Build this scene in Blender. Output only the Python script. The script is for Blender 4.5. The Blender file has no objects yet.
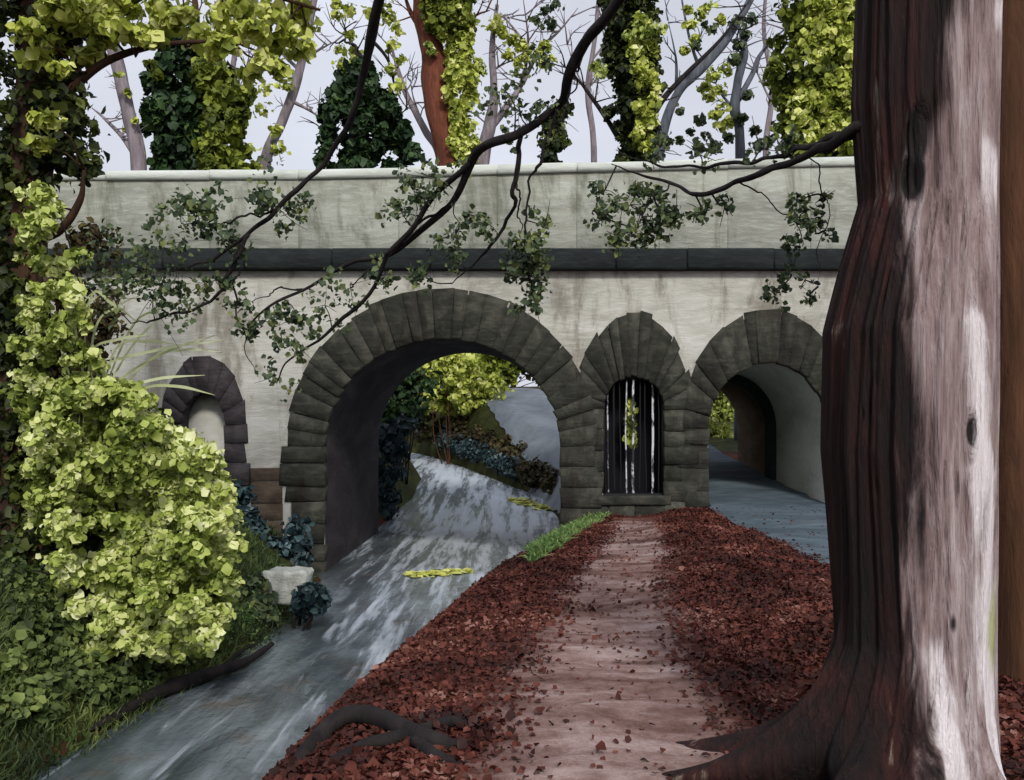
import bpy, math, random
import numpy as np
from mathutils import Vector, noise as mnoise

random.seed(7)
S = bpy.context.scene
COL = S.collection
R = math.radians

# ---------------------------------------------------------------- camera, sky, sun, exposure
EYE, F, HOR = 1.6, 1000.0, 430.0
cam_d = bpy.data.cameras.new('camera'); cam = bpy.data.objects.new('camera', cam_d); COL.objects.link(cam)
cam.location = (0, 0, EYE); cam.rotation_euler = (R(90), 0, 0)
cam_d.sensor_width = 36.0; cam_d.lens = 36.0 * F / 1024.0
cam_d.shift_y = (HOR - 390.0) / 1024.0
cam_d.clip_start = 0.05; cam_d.clip_end = 3000
S.camera = cam

SUN_EL, SUN_AZ = 35.0, 168.0          # azimuth clockwise from +Y: behind the camera, to the right
w = bpy.data.worlds.new('World'); S.world = w; w.use_nodes = True
nt = w.node_tree; nt.nodes.clear()
sky = nt.nodes.new('ShaderNodeTexSky'); sky.sky_type = 'NISHITA'; sky.sun_disc = False
sky.sun_elevation = R(SUN_EL); sky.sun_rotation = R(SUN_AZ)
sky.air_density = 1.0; sky.dust_density = 4.0; sky.ozone_density = 1.0
hs = nt.nodes.new('ShaderNodeHueSaturation'); hs.inputs['Saturation'].default_value = 0.32
mx = nt.nodes.new('ShaderNodeMix'); mx.data_type = 'RGBA'; mx.inputs[0].default_value = 0.72
mx.inputs[7].default_value = (8.1, 8.4, 9.6, 1)      # the even lilac white of a clouded sky
cl = nt.nodes.new('ShaderNodeTexNoise'); cl.inputs['Scale'].default_value = 3.2; cl.inputs['Detail'].default_value = 6
clr = nt.nodes.new('ShaderNodeMapRange'); clr.inputs['From Min'].default_value = .3; clr.inputs['From Max'].default_value = .7
clr.inputs['To Min'].default_value = .86; clr.inputs['To Max'].default_value = 1.12
tcw = nt.nodes.new('ShaderNodeTexCoord'); mpw = nt.nodes.new('ShaderNodeMapping'); mpw.inputs['Scale'].default_value = (1, 1, 2.2)
vm = nt.nodes.new('ShaderNodeVectorMath'); vm.operation = 'SCALE'
bg = nt.nodes.new('ShaderNodeBackground'); bg.inputs['Strength'].default_value = 0.105
wo = nt.nodes.new('ShaderNodeOutputWorld')
L = nt.links.new
L(sky.outputs[0], hs.inputs['Color']); L(hs.outputs[0], mx.inputs[6])
L(tcw.outputs['Generated'], mpw.inputs[0]); L(mpw.outputs[0], cl.inputs['Vector']); L(cl.outputs['Fac'], clr.inputs['Value'])
L(mx.outputs[2], vm.inputs[0]); L(clr.outputs[0], vm.inputs['Scale'])
L(vm.outputs[0], bg.inputs['Color']); L(bg.outputs[0], wo.inputs['Surface'])

sd = bpy.data.lights.new('sun', 'SUN'); sun = bpy.data.objects.new('sun', sd); COL.objects.link(sun)
sd.energy = 2.3; sd.angle = R(9); sd.color = (1.0, 0.96, 0.88)
az, el = R(SUN_AZ), R(SUN_EL)
sv = Vector((math.sin(az) * math.cos(el), math.cos(az) * math.cos(el), math.sin(el)))
sun.rotation_euler = sv.to_track_quat('Z', 'Y').to_euler()
S.view_settings.view_transform = 'Standard'; S.view_settings.look = 'None'
S.view_settings.exposure = 0.0; S.view_settings.gamma = 1.0; S.view_settings.use_curve_mapping = False
S.render.engine = 'CYCLES'

# ---------------------------------------------------------------- helpers
ORG = {}
def P(px, py, Y):
    """the world point that stands at depth Y under a picture position"""
    return np.array([(px - 512.0) / F * Y, Y, EYE - (py - HOR) / F * Y])

def thing(name, label, cat, loc=(0, 0, 0), group=None):
    o = bpy.data.objects.new(name, None); COL.objects.link(o)
    o.location = loc; o.empty_display_size = .2
    o['label'] = label; o['category'] = cat
    if group: o['group'] = group
    ORG[o] = np.array(loc, float)
    return o
def tag(o, label, cat, group=None, kind=None):
    o['label'] = label; o['category'] = cat
    if group: o['group'] = group
    if kind: o['kind'] = kind
    return o

def mesh_obj(name, V, faces, mat, parent=None, smooth=False, attrs=None):
    """V: (n,3) world coordinates; faces: list of (m,k) integer arrays or list of lists"""
    V = np.asarray(V, float)
    org = ORG.get(parent, np.zeros(3)) if parent is not None else V.mean(0) * [1, 1, 0] + [0, 0, V[:, 2].min()]
    me = bpy.data.meshes.new(name)
    arrs = []
    if isinstance(faces, np.ndarray): faces = [faces]
    if len(faces) and not isinstance(faces[0], np.ndarray):
        by = {}
        for f in faces: by.setdefault(len(f), []).append(f)
        faces = [np.array(v) for v in by.values()]
    nl = sum(f.size for f in faces); npoly = sum(len(f) for f in faces)
    me.vertices.add(len(V)); me.vertices.foreach_set('co', (V - org).ravel())
    me.loops.add(nl); me.loops.foreach_set('vertex_index', np.concatenate([f.ravel() for f in faces]).astype(np.int32))
    me.polygons.add(npoly)
    tot = np.concatenate([np.full(len(f), f.shape[1]) for f in faces])
    st = np.concatenate([[0], np.cumsum(tot)[:-1]])
    me.polygons.foreach_set('loop_start', st.astype(np.int32)); me.polygons.foreach_set('loop_total', tot.astype(np.int32))
    if smooth: me.polygons.foreach_set('use_smooth', np.ones(npoly, bool))
    for k, a in (attrs or {}).items():
        at = me.attributes.new(k, 'FLOAT', 'POINT'); at.data.foreach_set('value', np.asarray(a, np.float32))
    me.update(calc_edges=True); me.validate()
    me.materials.append(mat)
    o = bpy.data.objects.new(name, me); COL.objects.link(o)
    if parent is not None:
        o.parent = parent; ORG[o] = org
    else:
        o.location = org; ORG[o] = org
    return o

class MB:
    def __init__(s): s.v = []; s.f = []; s.n = 0
    def add(s, V, F):
        V = np.asarray(V, float)
        s.v.append(V); s.f += [[int(i) + s.n for i in f] for f in F]; s.n += len(V)
    def box(s, x0, x1, y0, y1, z0, z1, bev=0.0, jit=0.0):
        if bev <= 0:
            V = [(x, y, z) for z in (z0, z1) for y in (y0, y1) for x in (x0, x1)]
            F = [[0, 2, 3, 1], [4, 5, 7, 6], [0, 1, 5, 4], [2, 6, 7, 3], [0, 4, 6, 2], [1, 3, 7, 5]]
            s.add(V, F); return
        # front face (towards -y) with bevelled rim
        b = bev
        V = [(x0, y1, z0), (x1, y1, z0), (x1, y1, z1), (x0, y1, z1),
             (x0, y0 + b, z0), (x1, y0 + b, z0), (x1, y0 + b, z1), (x0, y0 + b, z1),
             (x0 + b, y0, z0 + b), (x1 - b, y0, z0 + b), (x1 - b, y0, z1 - b), (x0 + b, y0, z1 - b)]
        F = [[0, 3, 2, 1], [8, 9, 10, 11]]
        for i in range(4):
            j = (i + 1) % 4
            F += [[i, j, 4 + j, 4 + i], [4 + i, 4 + j, 8 + j, 8 + i]]
        V = np.array(V) + (np.random.RandomState(s.n).randn(12, 3) * jit if jit else 0)
        s.add(V, F)
    def tube(s, pts, rad, seg=8, cap=True, rough=0.0, seed=0):
        V, F = tube_arrays(pts, rad, seg, cap, rough, seed); s.add(V, F)
    def build(s, name, mat, parent=None, smooth=False, attrs=None):
        return mesh_obj(name, np.concatenate(s.v), s.f, mat, parent, smooth, attrs)

def catmull(pts, n):
    pts = np.asarray(pts, float)
    if len(pts) < 3:
        t = np.linspace(0, 1, n)[:, None]; return pts[0] * (1 - t) + pts[-1] * t
    p = np.vstack([2 * pts[0] - pts[1], pts, 2 * pts[-1] - pts[-2]])
    u = np.linspace(0, len(pts) - 1 - 1e-9, n); i = u.astype(int); t = (u - i)[:, None]
    a, b, c, d = p[i], p[i + 1], p[i + 2], p[i + 3]
    return .5 * (2 * b + (c - a) * t + (2 * a - 5 * b + 4 * c - d) * t**2 + (3 * b - a - 3 * c + d) * t**3)

def tube_arrays(pts, rad, seg=8, cap=True, rough=0.0, seed=0):
    pts = np.asarray(pts, float); n = len(pts)
    rad = np.interp(np.linspace(0, 1, n), np.linspace(0, 1, len(rad)), rad) if len(rad) != n else np.asarray(rad, float)
    T = np.gradient(pts, axis=0); T /= np.linalg.norm(T, axis=1)[:, None] + 1e-9
    up = np.array([0., 0, 1]) if abs(T[0][2]) < .8 else np.array([1., 0, 0])
    a = np.cross(T[0], up); a /= np.linalg.norm(a)
    V = []
    rs = np.random.RandomState(seed)
    th = np.linspace(0, 2 * np.pi, seg, endpoint=False)
    ph = rs.rand(4) * 6.28
    for i in range(n):
        a = a - T[i] * a.dot(T[i]); a /= np.linalg.norm(a) + 1e-9
        b = np.cross(T[i], a)
        r = rad[i] * (1 + rough * (.5 * np.sin(2 * th + ph[0] + i * .35) + .4 * np.sin(3 * th + ph[1] - i * .5) + .3 * np.sin(5 * th + ph[2] + i * .9)))
        V.append(pts[i] + np.outer(np.cos(th) * r, a) + np.outer(np.sin(th) * r, b))
    V = np.concatenate(V)
    F = []
    for i in range(n - 1):
        for j in range(seg):
            k = (j + 1) % seg
            F.append([i * seg + j, i * seg + k, (i + 1) * seg + k, (i + 1) * seg + j])
    if cap:
        F.append(list(range(seg))[::-1]); F.append([(n - 1) * seg + j for j in range(seg)])
    return V, F

def unit(a): return a / (np.linalg.norm(a, axis=-1, keepdims=True) + 1e-9)

def leaves(pos, out, size, rs, spread=.8, droop=.3, wide=.42, fold=.25):
    """one small folded leaf at each position, its upper face turned roughly along `out`"""
    n = len(pos); size = size * np.clip(np.exp(rs.randn(n) * .32), .4, 1.6)
    N = unit(out + rs.randn(n, 3) * spread)
    d = rs.randn(n, 3); d[:, 2] -= droop * 2; d = unit(d - N * (d * N).sum(1)[:, None])
    s = np.cross(N, d)
    sz = size[:, None]
    wd = wide * rs.uniform(.75, 1.25, n)[:, None] * sz
    base = pos - d * sz * .5
    mid = base + d * sz * .5
    le = base + d * sz * .42 - s * wd + N * sz * fold * rs.uniform(-.3, 1, n)[:, None]
    ri = base + d * sz * .42 + s * wd + N * sz * fold * rs.uniform(-.3, 1, n)[:, None]
    tip = base + d * sz - N * sz * .18
    l2 = base + d * sz * .78 - s * wd * .72 + N * sz * fold * .3
    r2 = base + d * sz * .78 + s * wd * .72 + N * sz * fold * .3
    V = np.stack([base, le, l2, tip, r2, ri, mid], 1).reshape(-1, 3)
    i = (np.arange(n) * 7)[:, None]
    F = np.concatenate([i + np.array(q) for q in ([0, 6, 1, 1],)], 0)[:0]
    T = np.concatenate([i + np.array([0, 6, 1]), i + np.array([0, 5, 6])], 0)
    Q = np.concatenate([i + np.array([1, 6, 3, 2]), i + np.array([6, 5, 4, 3])], 0)
    return V, [T, Q]

def merge_lv(parts):
    V = []; T = []; Q = []; n = 0
    for v, (t, q) in parts:
        V.append(v); T.append(t + n); Q.append(q + n); n += len(v)
    return np.concatenate(V), [np.concatenate(T), np.concatenate(Q)]

def clump_leaves(clumps, size, rs, dens=1.0, shell=.45, **kw):
    """clumps: list of (centre, radius(3), count)"""
    out = []
    for c, r, n in clumps:
        n = max(3, int(n * dens))
        d = unit(rs.randn(n, 3)); rr = (shell + (1 - shell) * rs.rand(n)) ** .7
        pos = np.asarray(c) + d * rr[:, None] * np.asarray(r) * rs.uniform(.55, 1.4, (n, 1))
        o = d.copy(); o[:, 2] += .5; o[:, 1] -= .2
        out.append(leaves(pos, o, size, rs, **kw))
    return merge_lv(out)

def sub_clumps(c, r, k, rr, n, rs, flat=.8):
    """k clumps scattered through an ellipsoid, mostly near its skin"""
    res = []
    for _ in range(k):
        d = unit(rs.randn(3)); q = rs.rand() ** .4
        s = rr * rs.uniform(.55, 1.3)
        res.append((np.asarray(c) + d * q * np.asarray(r), np.array([s, s, s * flat]), n * rs.uniform(.6, 1.3)))
    return res

# ---------------------------------------------------------------- materials
def srgb(r, g, b):
    f = lambda c: (c / 255 / 12.92) if c / 255 <= .04045 else ((c / 255 + .055) / 1.055) ** 2.4
    return (f(r), f(g), f(b), 1)

def new_mat(name):
    m = bpy.data.materials.new(name); m.use_nodes = True
    t = m.node_tree; t.nodes.clear()
    o = t.nodes.new('ShaderNodeOutputMaterial'); p = t.nodes.new('ShaderNodeBsdfPrincipled')
    t.links.new(p.outputs[0], o.inputs[0])
    return m, t, p, o

def ramp(t, cols, fac):
    r = t.nodes.new('ShaderNodeValToRGB'); e = r.color_ramp.elements
    while len(e) > 1: e.remove(e[-1])
    e[0].position, e[0].color = cols[0]
    for p, c in cols[1:]:
        x = e.new(p); x.color = c
    t.links.new(fac, r.inputs[0]); return r.outputs[0]

def tex(t, scale, det=6, rough=.6, dist=0.0, vscale=(1, 1, 1), rot=(0, 0, 0)):
    tc = t.nodes.new('ShaderNodeTexCoord'); mp = t.nodes.new('ShaderNodeMapping')
    mp.inputs['Scale'].default_value = vscale; mp.inputs['Rotation'].default_value = rot
    n = t.nodes.new('ShaderNodeTexNoise'); n.inputs['Scale'].default_value = scale
    n.inputs['Detail'].default_value = det; n.inputs['Roughness'].default_value = rough; n.inputs['Distortion'].default_value = dist
    t.links.new(tc.outputs['Object'], mp.inputs[0]); t.links.new(mp.outputs[0], n.inputs['Vector'])
    return n.outputs['Fac']

def math_n(t, op, a, b=None, clamp=False):
    n = t.nodes.new('ShaderNodeMath'); n.operation = op; n.use_clamp = clamp
    for i, q in enumerate((a, b)):
        if q is None: continue
        if isinstance(q, (int, float)): n.inputs[i].default_value = q
        else: t.links.new(q, n.inputs[i])
    return n.outputs[0]

def mixc(t, fac, a, b, mode='MIX'):
    n = t.nodes.new('ShaderNodeMix'); n.data_type = 'RGBA'; n.blend_type = mode
    if isinstance(fac, (int, float)): n.inputs[0].default_value = fac
    else: t.links.new(fac, n.inputs[0])
    for i, q in ((6, a), (7, b)):
        if isinstance(q, tuple): n.inputs[i].default_value = q
        else: t.links.new(q, n.inputs[i])
    return n.outputs[2]

def bump(t, p, h, strength=.5, dist=.03):
    b = t.nodes.new('ShaderNodeBump'); b.inputs['Strength'].default_value = strength; b.inputs['Distance'].default_value = dist
    t.links.new(h, b.inputs['Height']); t.links.new(b.outputs[0], p.inputs['Normal'])

def attr(t, name):
    a = t.nodes.new('ShaderNodeAttribute'); a.attribute_name = name; return a.outputs['Fac']

def sstep(t, v, a, b):
    n = t.nodes.new('ShaderNodeMapRange'); n.interpolation_type = 'SMOOTHSTEP'
    n.inputs['From Min'].default_value = a; n.inputs['From Max'].default_value = b
    t.links.new(v, n.inputs['Value']); return n.outputs[0]

def leaf_mat(name, cols, trans=.22, rough=.55, nscale=1.5, namp=.55, spec=.25):
    """cols: dark to light; each leaf has a tone of its own, and whole clumps lean darker or lighter"""
    m, t, p, o = new_mat(name)
    g = t.nodes.new('ShaderNodeNewGeometry')
    f = math_n(t, 'MULTIPLY', g.outputs['Random Per Island'], 1 - namp)
    nz = sstep(t, tex(t, nscale, 3), .3, .7)
    f = math_n(t, 'ADD', f, math_n(t, 'MULTIPLY', nz, namp))
    c = ramp(t, [(i / (len(cols) - 1), srgb(*q)) for i, q in enumerate(cols)], f)
    p.inputs['Roughness'].default_value = rough; p.inputs['Specular IOR Level'].default_value = spec
    t.links.new(c, p.inputs['Base Color'])
    tr = t.nodes.new('ShaderNodeBsdfTranslucent'); t.links.new(c, tr.inputs[0])
    ms = t.nodes.new('ShaderNodeMixShader'); ms.inputs[0].default_value = trans
    t.links.new(p.outputs[0], ms.inputs[1]); t.links.new(tr.outputs[0], ms.inputs[2]); t.links.new(ms.outputs[0], o.inputs[0])
    return m

def stone_mat(name, a, b, c, scale=1.2, vscale=(.35, 1, 1), bs=.5, fine=14, stain=None, rough=.9, island=0):
    m, t, p, o = new_mat(name)
    n1 = tex(t, scale, 8, .62, .6, vscale); n2 = tex(t, fine, 5, .6, .2, (.25, 1, 1.0)); n3 = tex(t, 40, 3, .7)
    col = ramp(t, [(.28, srgb(*a)), (.5, srgb(*b)), (.72, srgb(*c))], n1)
    col = mixc(t, math_n(t, 'MULTIPLY', sstep(t, n2, .45, .7), .5), col, srgb(*c))
    if stain:
        col = mixc(t, math_n(t, 'MULTIPLY', sstep(t, tex(t, .9, 8, .72, .4, (1.5, 1, .4)), .49, .66), .8), col, srgb(*stain))
    if island:
        g_ = t.nodes.new('ShaderNodeNewGeometry'); r_ = t.nodes.new('ShaderNodeMapRange'); r_.inputs['To Min'].default_value = 1 - island; r_.inputs['To Max'].default_value = 1 + island
        t.links.new(g_.outputs['Random Per Island'], r_.inputs['Value']); v_ = t.nodes.new('ShaderNodeVectorMath'); v_.operation = 'SCALE'; t.links.new(col, v_.inputs[0]); t.links.new(r_.outputs[0], v_.inputs['Scale']); col = v_.outputs[0]
    t.links.new(col, p.inputs['Base Color']); p.inputs['Roughness'].default_value = rough
    p.inputs['Specular IOR Level'].default_value = .2
    bump(t, p, math_n(t, 'ADD', math_n(t, 'ADD', n2, n1), math_n(t, 'MULTIPLY', n3, .5)), bs, .03)
    return m

def bark_mat(name, a, b, scale=6, vs=(1, 1, .18), bs=.8):
    m, t, p, o = new_mat(name)
    n = tex(t, scale, 8, .65, .4, vs); n2 = tex(t, scale * 4, 5, .6, 0, vs)
    col = ramp(t, [(.3, srgb(*a)), (.7, srgb(*b))], n)
    t.links.new(col, p.inputs['Base Color']); p.inputs['Roughness'].default_value = .85; p.inputs['Specular IOR Level'].default_value = .2
    bump(t, p, math_n(t, 'ADD', n, math_n(t, 'MULTIPLY', n2, .5)), bs, .03)
    return m

M = {}
M['wall'] = stone_mat('pale_stone', (138, 136, 128), (178, 177, 168), (204, 204, 199), 1.1, (.3, 1, 1.1), .6, stain=(116, 110, 98))
M['parapet'] = stone_mat('parapet_stone', (112, 114, 106), (156, 158, 148), (184, 188, 180), .9, (.3, 1, 1.2), .6, stain=(104, 107, 92))
M['coping'] = stone_mat('coping_stone', (160, 166, 156), (196, 202, 194), (220, 224, 220), 1.4, (.25, 1, 1), .4)
M['band'] = stone_mat('string_course_stone', (22, 25, 27), (33, 37, 38), (52, 56, 56), 1.6, (.3, 1, 1), .5)
M['ring'] = stone_mat('arch_stone', (36, 37, 33), (54, 55, 49), (82, 82, 73), 3.2, (1, 1, 1), 1.0, 9, stain=(42, 38, 33), island=.32)
M['soffit'] = stone_mat('soffit_stone', (40, 36, 40), (56, 51, 54), (80, 76, 78), 2.0, (1, .3, 1), .7)  # dark stone, deepened by the vault's shade put into its tone
M['litplaster'] = stone_mat('lit_plaster', (150, 150, 140), (188, 188, 178), (212, 212, 204), 1.2, (1, .4, 1), .35)  # pale tone carries the light that falls on the inner arch walls
M['brownwall'] = stone_mat('brown_stone', (52, 42, 36), (78, 66, 56), (104, 92, 80), 1.6, (1, .4, 1), .8)
M['tunnelbrown'] = stone_mat('tunnel_stone', (84, 66, 50), (118, 96, 74), (146, 124, 100), 1.6, (1, .4, 1), .6)
M['paving'] = stone_mat('blue_grey_paving', (50, 60, 68), (74, 87, 96), (104, 118, 126), 1.0, (.35, 1, 1), .4, 9)
M['track'] = stone_mat('pale_track', (96, 103, 110), (122, 129, 136), (146, 153, 158), .8, (1, .4, 1), .3, 6)
M['rock'] = stone_mat('white_stone', (120, 122, 116), (172, 174, 166), (208, 210, 204), 5, (1, 1, .35), .9)
M['iron'], _t, _p, _ = new_mat('black_iron')
_p.inputs['Base Color'].default_value = (.009, .009, .011, 1); _p.inputs['Roughness'].default_value = .6; _p.inputs['Specular IOR Level'].default_value = .2
M['glintbar'], _t, _p, _ = new_mat('iron_painted_glints')  # bright streaks stand for light glinting on the iron bars
_n = tex(_t, 5, 5, .75, .3, (1, 1, .55))
_t.links.new(ramp(_t, [(.47, (.02, .02, .025, 1)), (.56, (.62, .64, .68, 1))], _n), _p.inputs['Base Color']); _p.inputs['Roughness'].default_value = .4
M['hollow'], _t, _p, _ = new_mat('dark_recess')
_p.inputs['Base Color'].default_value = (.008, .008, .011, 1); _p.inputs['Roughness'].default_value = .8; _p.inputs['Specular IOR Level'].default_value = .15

M['bark_grey'] = bark_mat('grey_bark', (92, 84, 88), (150, 140, 146))
M['bark_red'] = bark_mat('red_bark', (74, 40, 30), (124, 72, 54))
M['bark_dark'] = bark_mat('dark_bark', (20, 18, 19), (48, 42, 42))
M['bark_brown'] = bark_mat('brown_bark', (54, 36, 26), (98, 66, 46))
M['bark_edge'] = bark_mat('dark_brown_bark', (38, 28, 22), (78, 54, 40))
M['bark_blue'] = bark_mat('blue_grey_bark', (62, 66, 74), (110, 114, 124))

LIME = [(58, 70, 28), (112, 128, 52), (176, 190, 96), (220, 226, 154), (240, 242, 200)]
M['lime'] = leaf_mat('lime_leaf', LIME, .25, .55, 2.2, .5)
M['lime2'] = leaf_mat('yellow_green_leaf', [(70, 82, 32), (128, 140, 52), (184, 194, 84), (222, 226, 136), (240, 241, 190)], .25, .55, 2.6, .5)
M['olive'] = leaf_mat('olive_leaf', [(44, 54, 22), (80, 92, 34), (122, 134, 48), (168, 178, 74)], .2, .55, 1.2, .5)
M['dark'] = leaf_mat('dark_green_leaf', [(22, 36, 22), (34, 54, 32), (52, 76, 42), (78, 102, 52)], .12, .55, 1.5, .45)
M['deep'] = leaf_mat('deep_green_leaf', [(20, 30, 18), (36, 46, 22), (62, 72, 30), (100, 108, 44)], .15, .55, 1.2, .5)
M['branchleaf'] = leaf_mat('grey_green_leaf', [(36, 50, 38), (62, 78, 56), (92, 106, 70), (138, 146, 86)], .2, .55, 3.0, .35)
M['bankgreen'] = leaf_mat('bank_leaf', [(38, 48, 30), (70, 84, 46), (104, 120, 64), (150, 162, 92)], .2, .6, 1.6, .55)
M['thicket'] = leaf_mat('thicket_leaf', [(34, 28, 20), (56, 48, 30), (84, 76, 44), (112, 108, 62)], .15, .6, 2.0, .5)
M['teal'] = leaf_mat('blue_green_leaf', [(20, 34, 40), (36, 54, 60), (58, 78, 82), (110, 132, 136)], .1, .45, 2.5, .35)
M['litter'] = leaf_mat('fallen_leaf', [(34, 18, 15), (56, 27, 21), (80, 38, 30), (104, 56, 45), (150, 112, 102)], .05, .7, 1.3, .5)
M['litterdark'] = leaf_mat('dark_fallen_leaf', [(28, 14, 13), (46, 20, 18), (68, 30, 26)], .05, .6, 2, .4)
M['grass'] = leaf_mat('grass_blade', [(30, 38, 28), (50, 64, 38), (78, 96, 50), (128, 138, 78)], .2, .6, .9, .65)
M['moss'] = leaf_mat('bank_grass_blade', [(44, 74, 40), (80, 110, 58), (120, 146, 84), (160, 176, 110)], .2, .6, 3.0, .4)
M['weed'] = leaf_mat('yellow_weed', [(190, 192, 90), (220, 222, 120), (236, 238, 165)], .1, .5, 4.0, .4)
M['straw'] = leaf_mat('pale_blade', [(150, 160, 110), (200, 206, 160), (228, 232, 200)], .2, .5, 3, .3)

# ---------------------------------------------------------------- terrain
def ip(y, xs, vs): return np.interp(y, xs, vs)
def xR(y): return ip(y, [-10, 0, 4, 7.9, 11.5, 15.9, 19, 21, 27, 29, 33, 38, 45, 60, 100], [-2.8, -2.45, -2.03, -1.62, -1.1, -.15, .6, .97, 1.28, 1.28, .95, -.8, -3.3, -8, -20])
def xL(y): return ip(y, [-10, 0, 8, 12.6, 18, 19, 27, 33, 38, 45, 60, 100], [-4.0, -3.9, -3.65, -3.1, -3.3, -3.6, -3.6, -3.2, -3.4, -5.2, -10.5, -23])
def WL(y): return ip(y, [-10, 27, 45, 60, 100], [-1.1, -1.1, .3, .8, 1.0])
def smooth(t): t = np.clip(t, 0, 1); return t * t * (3 - 2 * t)
def vnoise(x, y, s, seed=0):
    rs = np.random.RandomState(seed); out = 0; amp = 1
    for k in range(4):
        a = rs.rand(6) * 6.28; d = rs.rand(3) * 6.28; f = s * (1.9 ** k)
        q = 0
        for j in range(3): q = q + np.sin((x * np.cos(d[j]) + y * np.sin(d[j])) * f + a[j] + 1.3 * np.sin((x * np.sin(d[j] + 1) - y * np.cos(d[j] + 1)) * f * .7 + a[3 + j]))
        out = out + amp * q / 3; amp *= .5
    return out
def H(x, y, rough=True):
    x = np.asarray(x, float); y = np.asarray(y, float)
    r, l, wl = xR(y), xL(y), WL(y)
    Ra = ip(y, [0, 16, 19, 27, 50, 400], [0, .02, .15, .8, 2.9, 5])
    Rb = ip(y, [0, 26, 28, 46, 60, 400], [0, .0, .1, 3.4, 4.2, 6])
    Rt = Rb + (Ra - Rb) * smooth((x - 2.2) / 1.3)
    mound = .16 * np.exp(-((x - 2.7) / .9) ** 2) * smooth((y - 5) / 2) * smooth((17.5 - y) / 3)
    Rt = Rt + mound + .02 * np.clip(x - 8, 0, 60)
    bw = ip(y, [0, 18, 22, 30, 40], [1.25, 1.2, .5, 1.3, 1.8])
    t = np.clip((x - r) / bw, 0, 1); zr = wl - .12 + (Rt - wl + .12) * (1 - (1 - t) ** 2.2)
    Lt = ip(y, [0, 19, 27, 50, 400], [.0, .15, .7, 3.6, 6]) + .16 * np.clip(l - x - 1.5, 0, 40)
    t2 = np.clip((l - x) / 2.0, 0, 1); zl = wl - .12 + (Lt - wl + .12) * (1 - (1 - t2) ** 1.5)
    bed = wl - .12 - .35 * smooth((x - l) / 1.0) * smooth((r - x) / .8)
    z = np.where(x >= r, zr, np.where(x <= l, zl, bed))
    if rough: z = z + (.035 * vnoise(x, y, 1.3, 3) + .012 * vnoise(x, y, 6, 4)) * smooth(np.abs(x - 4.9) * 0 + 1)
    return z

def axis(parts):
    out = []
    for a, b, n in parts: out += list(np.linspace(a, b, n, endpoint=False))
    return np.array(out + [parts[-1][1]])
gx = axis([(-600, -60, 12), (-60, -12, 30), (-12, -6, 50), (-6, 6.5, 190), (6.5, 14, 50), (14, 60, 30), (60, 600, 12)])
gy = axis([(-300, -10, 12), (-10, 2, 20), (2, 16, 150), (16, 30, 80), (30, 50, 80), (50, 100, 40), (100, 900, 20)])
X, Y = np.meshgrid(gx, gy)
Zt = H(X, Y)
V = np.stack([X, Y, Zt], -1).reshape(-1, 3)
nx, ny = len(gx), len(gy)
ii = (np.arange(ny - 1)[:, None] * nx + np.arange(nx - 1)[None]).ravel()
Fq = np.stack([ii, ii + 1, ii + nx + 1, ii + nx], 1)
green = np.where(X < xL(Y), smooth((xL(Y) - X) / .35), 0)
green = np.maximum(green, smooth((Y - 27) / 3) * .8)
m, t, p, o = new_mat('earth')
n1 = tex(t, 1.4, 8, .65, .8, (1, .7, 1)); n2 = tex(t, 16, 6, .7, .3, (.5, 1, 1))
soil = ramp(t, [(.3, srgb(54, 26, 20)), (.5, srgb(80, 40, 30)), (.7, srgb(104, 62, 48))], n1)
gr = ramp(t, [(.3, srgb(40, 34, 24)), (.5, srgb(58, 62, 32)), (.72, srgb(88, 94, 46))], n1)
gf = sstep(t, math_n(t, 'ADD', attr(t, 'green'), math_n(t, 'MULTIPLY', math_n(t, 'SUBTRACT', n2, .5), 1.2)), .3, .7)
col = mixc(t, gf, soil, gr)
t.links.new(col, p.inputs['Base Color']); p.inputs['Roughness'].default_value = .95; p.inputs['Specular IOR Level'].default_value = .15
bump(t, p, math_n(t, 'ADD', n1, n2), .7, .05)
g = mesh_obj('ground', V, Fq, m, None, True, {'green': green.ravel()}); g['kind'] = 'structure'

def ribbon(name, cx, half, y0, y1, nyy, nxx, mat, lift=.015, edge=0.0, zf=None, seed=0):
    ys = np.linspace(y0, y1, nyy); VV = []
    for y in ys:
        c, h = cx(y), half(y)
        u = np.linspace(-1, 1, nxx)
        e = edge * vnoise(np.array([y]), np.array([seed * 3.1]), 2.1, seed)[0]; e2 = edge * vnoise(np.array([y]), np.array([9 + seed]), 2.3, seed + 1)[0]
        xx = c + np.where(u < 0, u * (h + e), u * (h + e2))
        zz = (H(xx, np.full(nxx, y)) if zf is None else zf(xx, y)) + lift
        VV.append(np.stack([xx, np.full(nxx, y), zz], 1))
    VV = np.concatenate(VV)
    k = (np.arange(nyy - 1)[:, None] * nxx + np.arange(nxx - 1)[None]).ravel()
    o = mesh_obj(name, VV, np.stack([k, k + 1, k + nxx + 1, k + nxx], 1), mat, None, True)
    o['kind'] = 'structure'; return o

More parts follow.
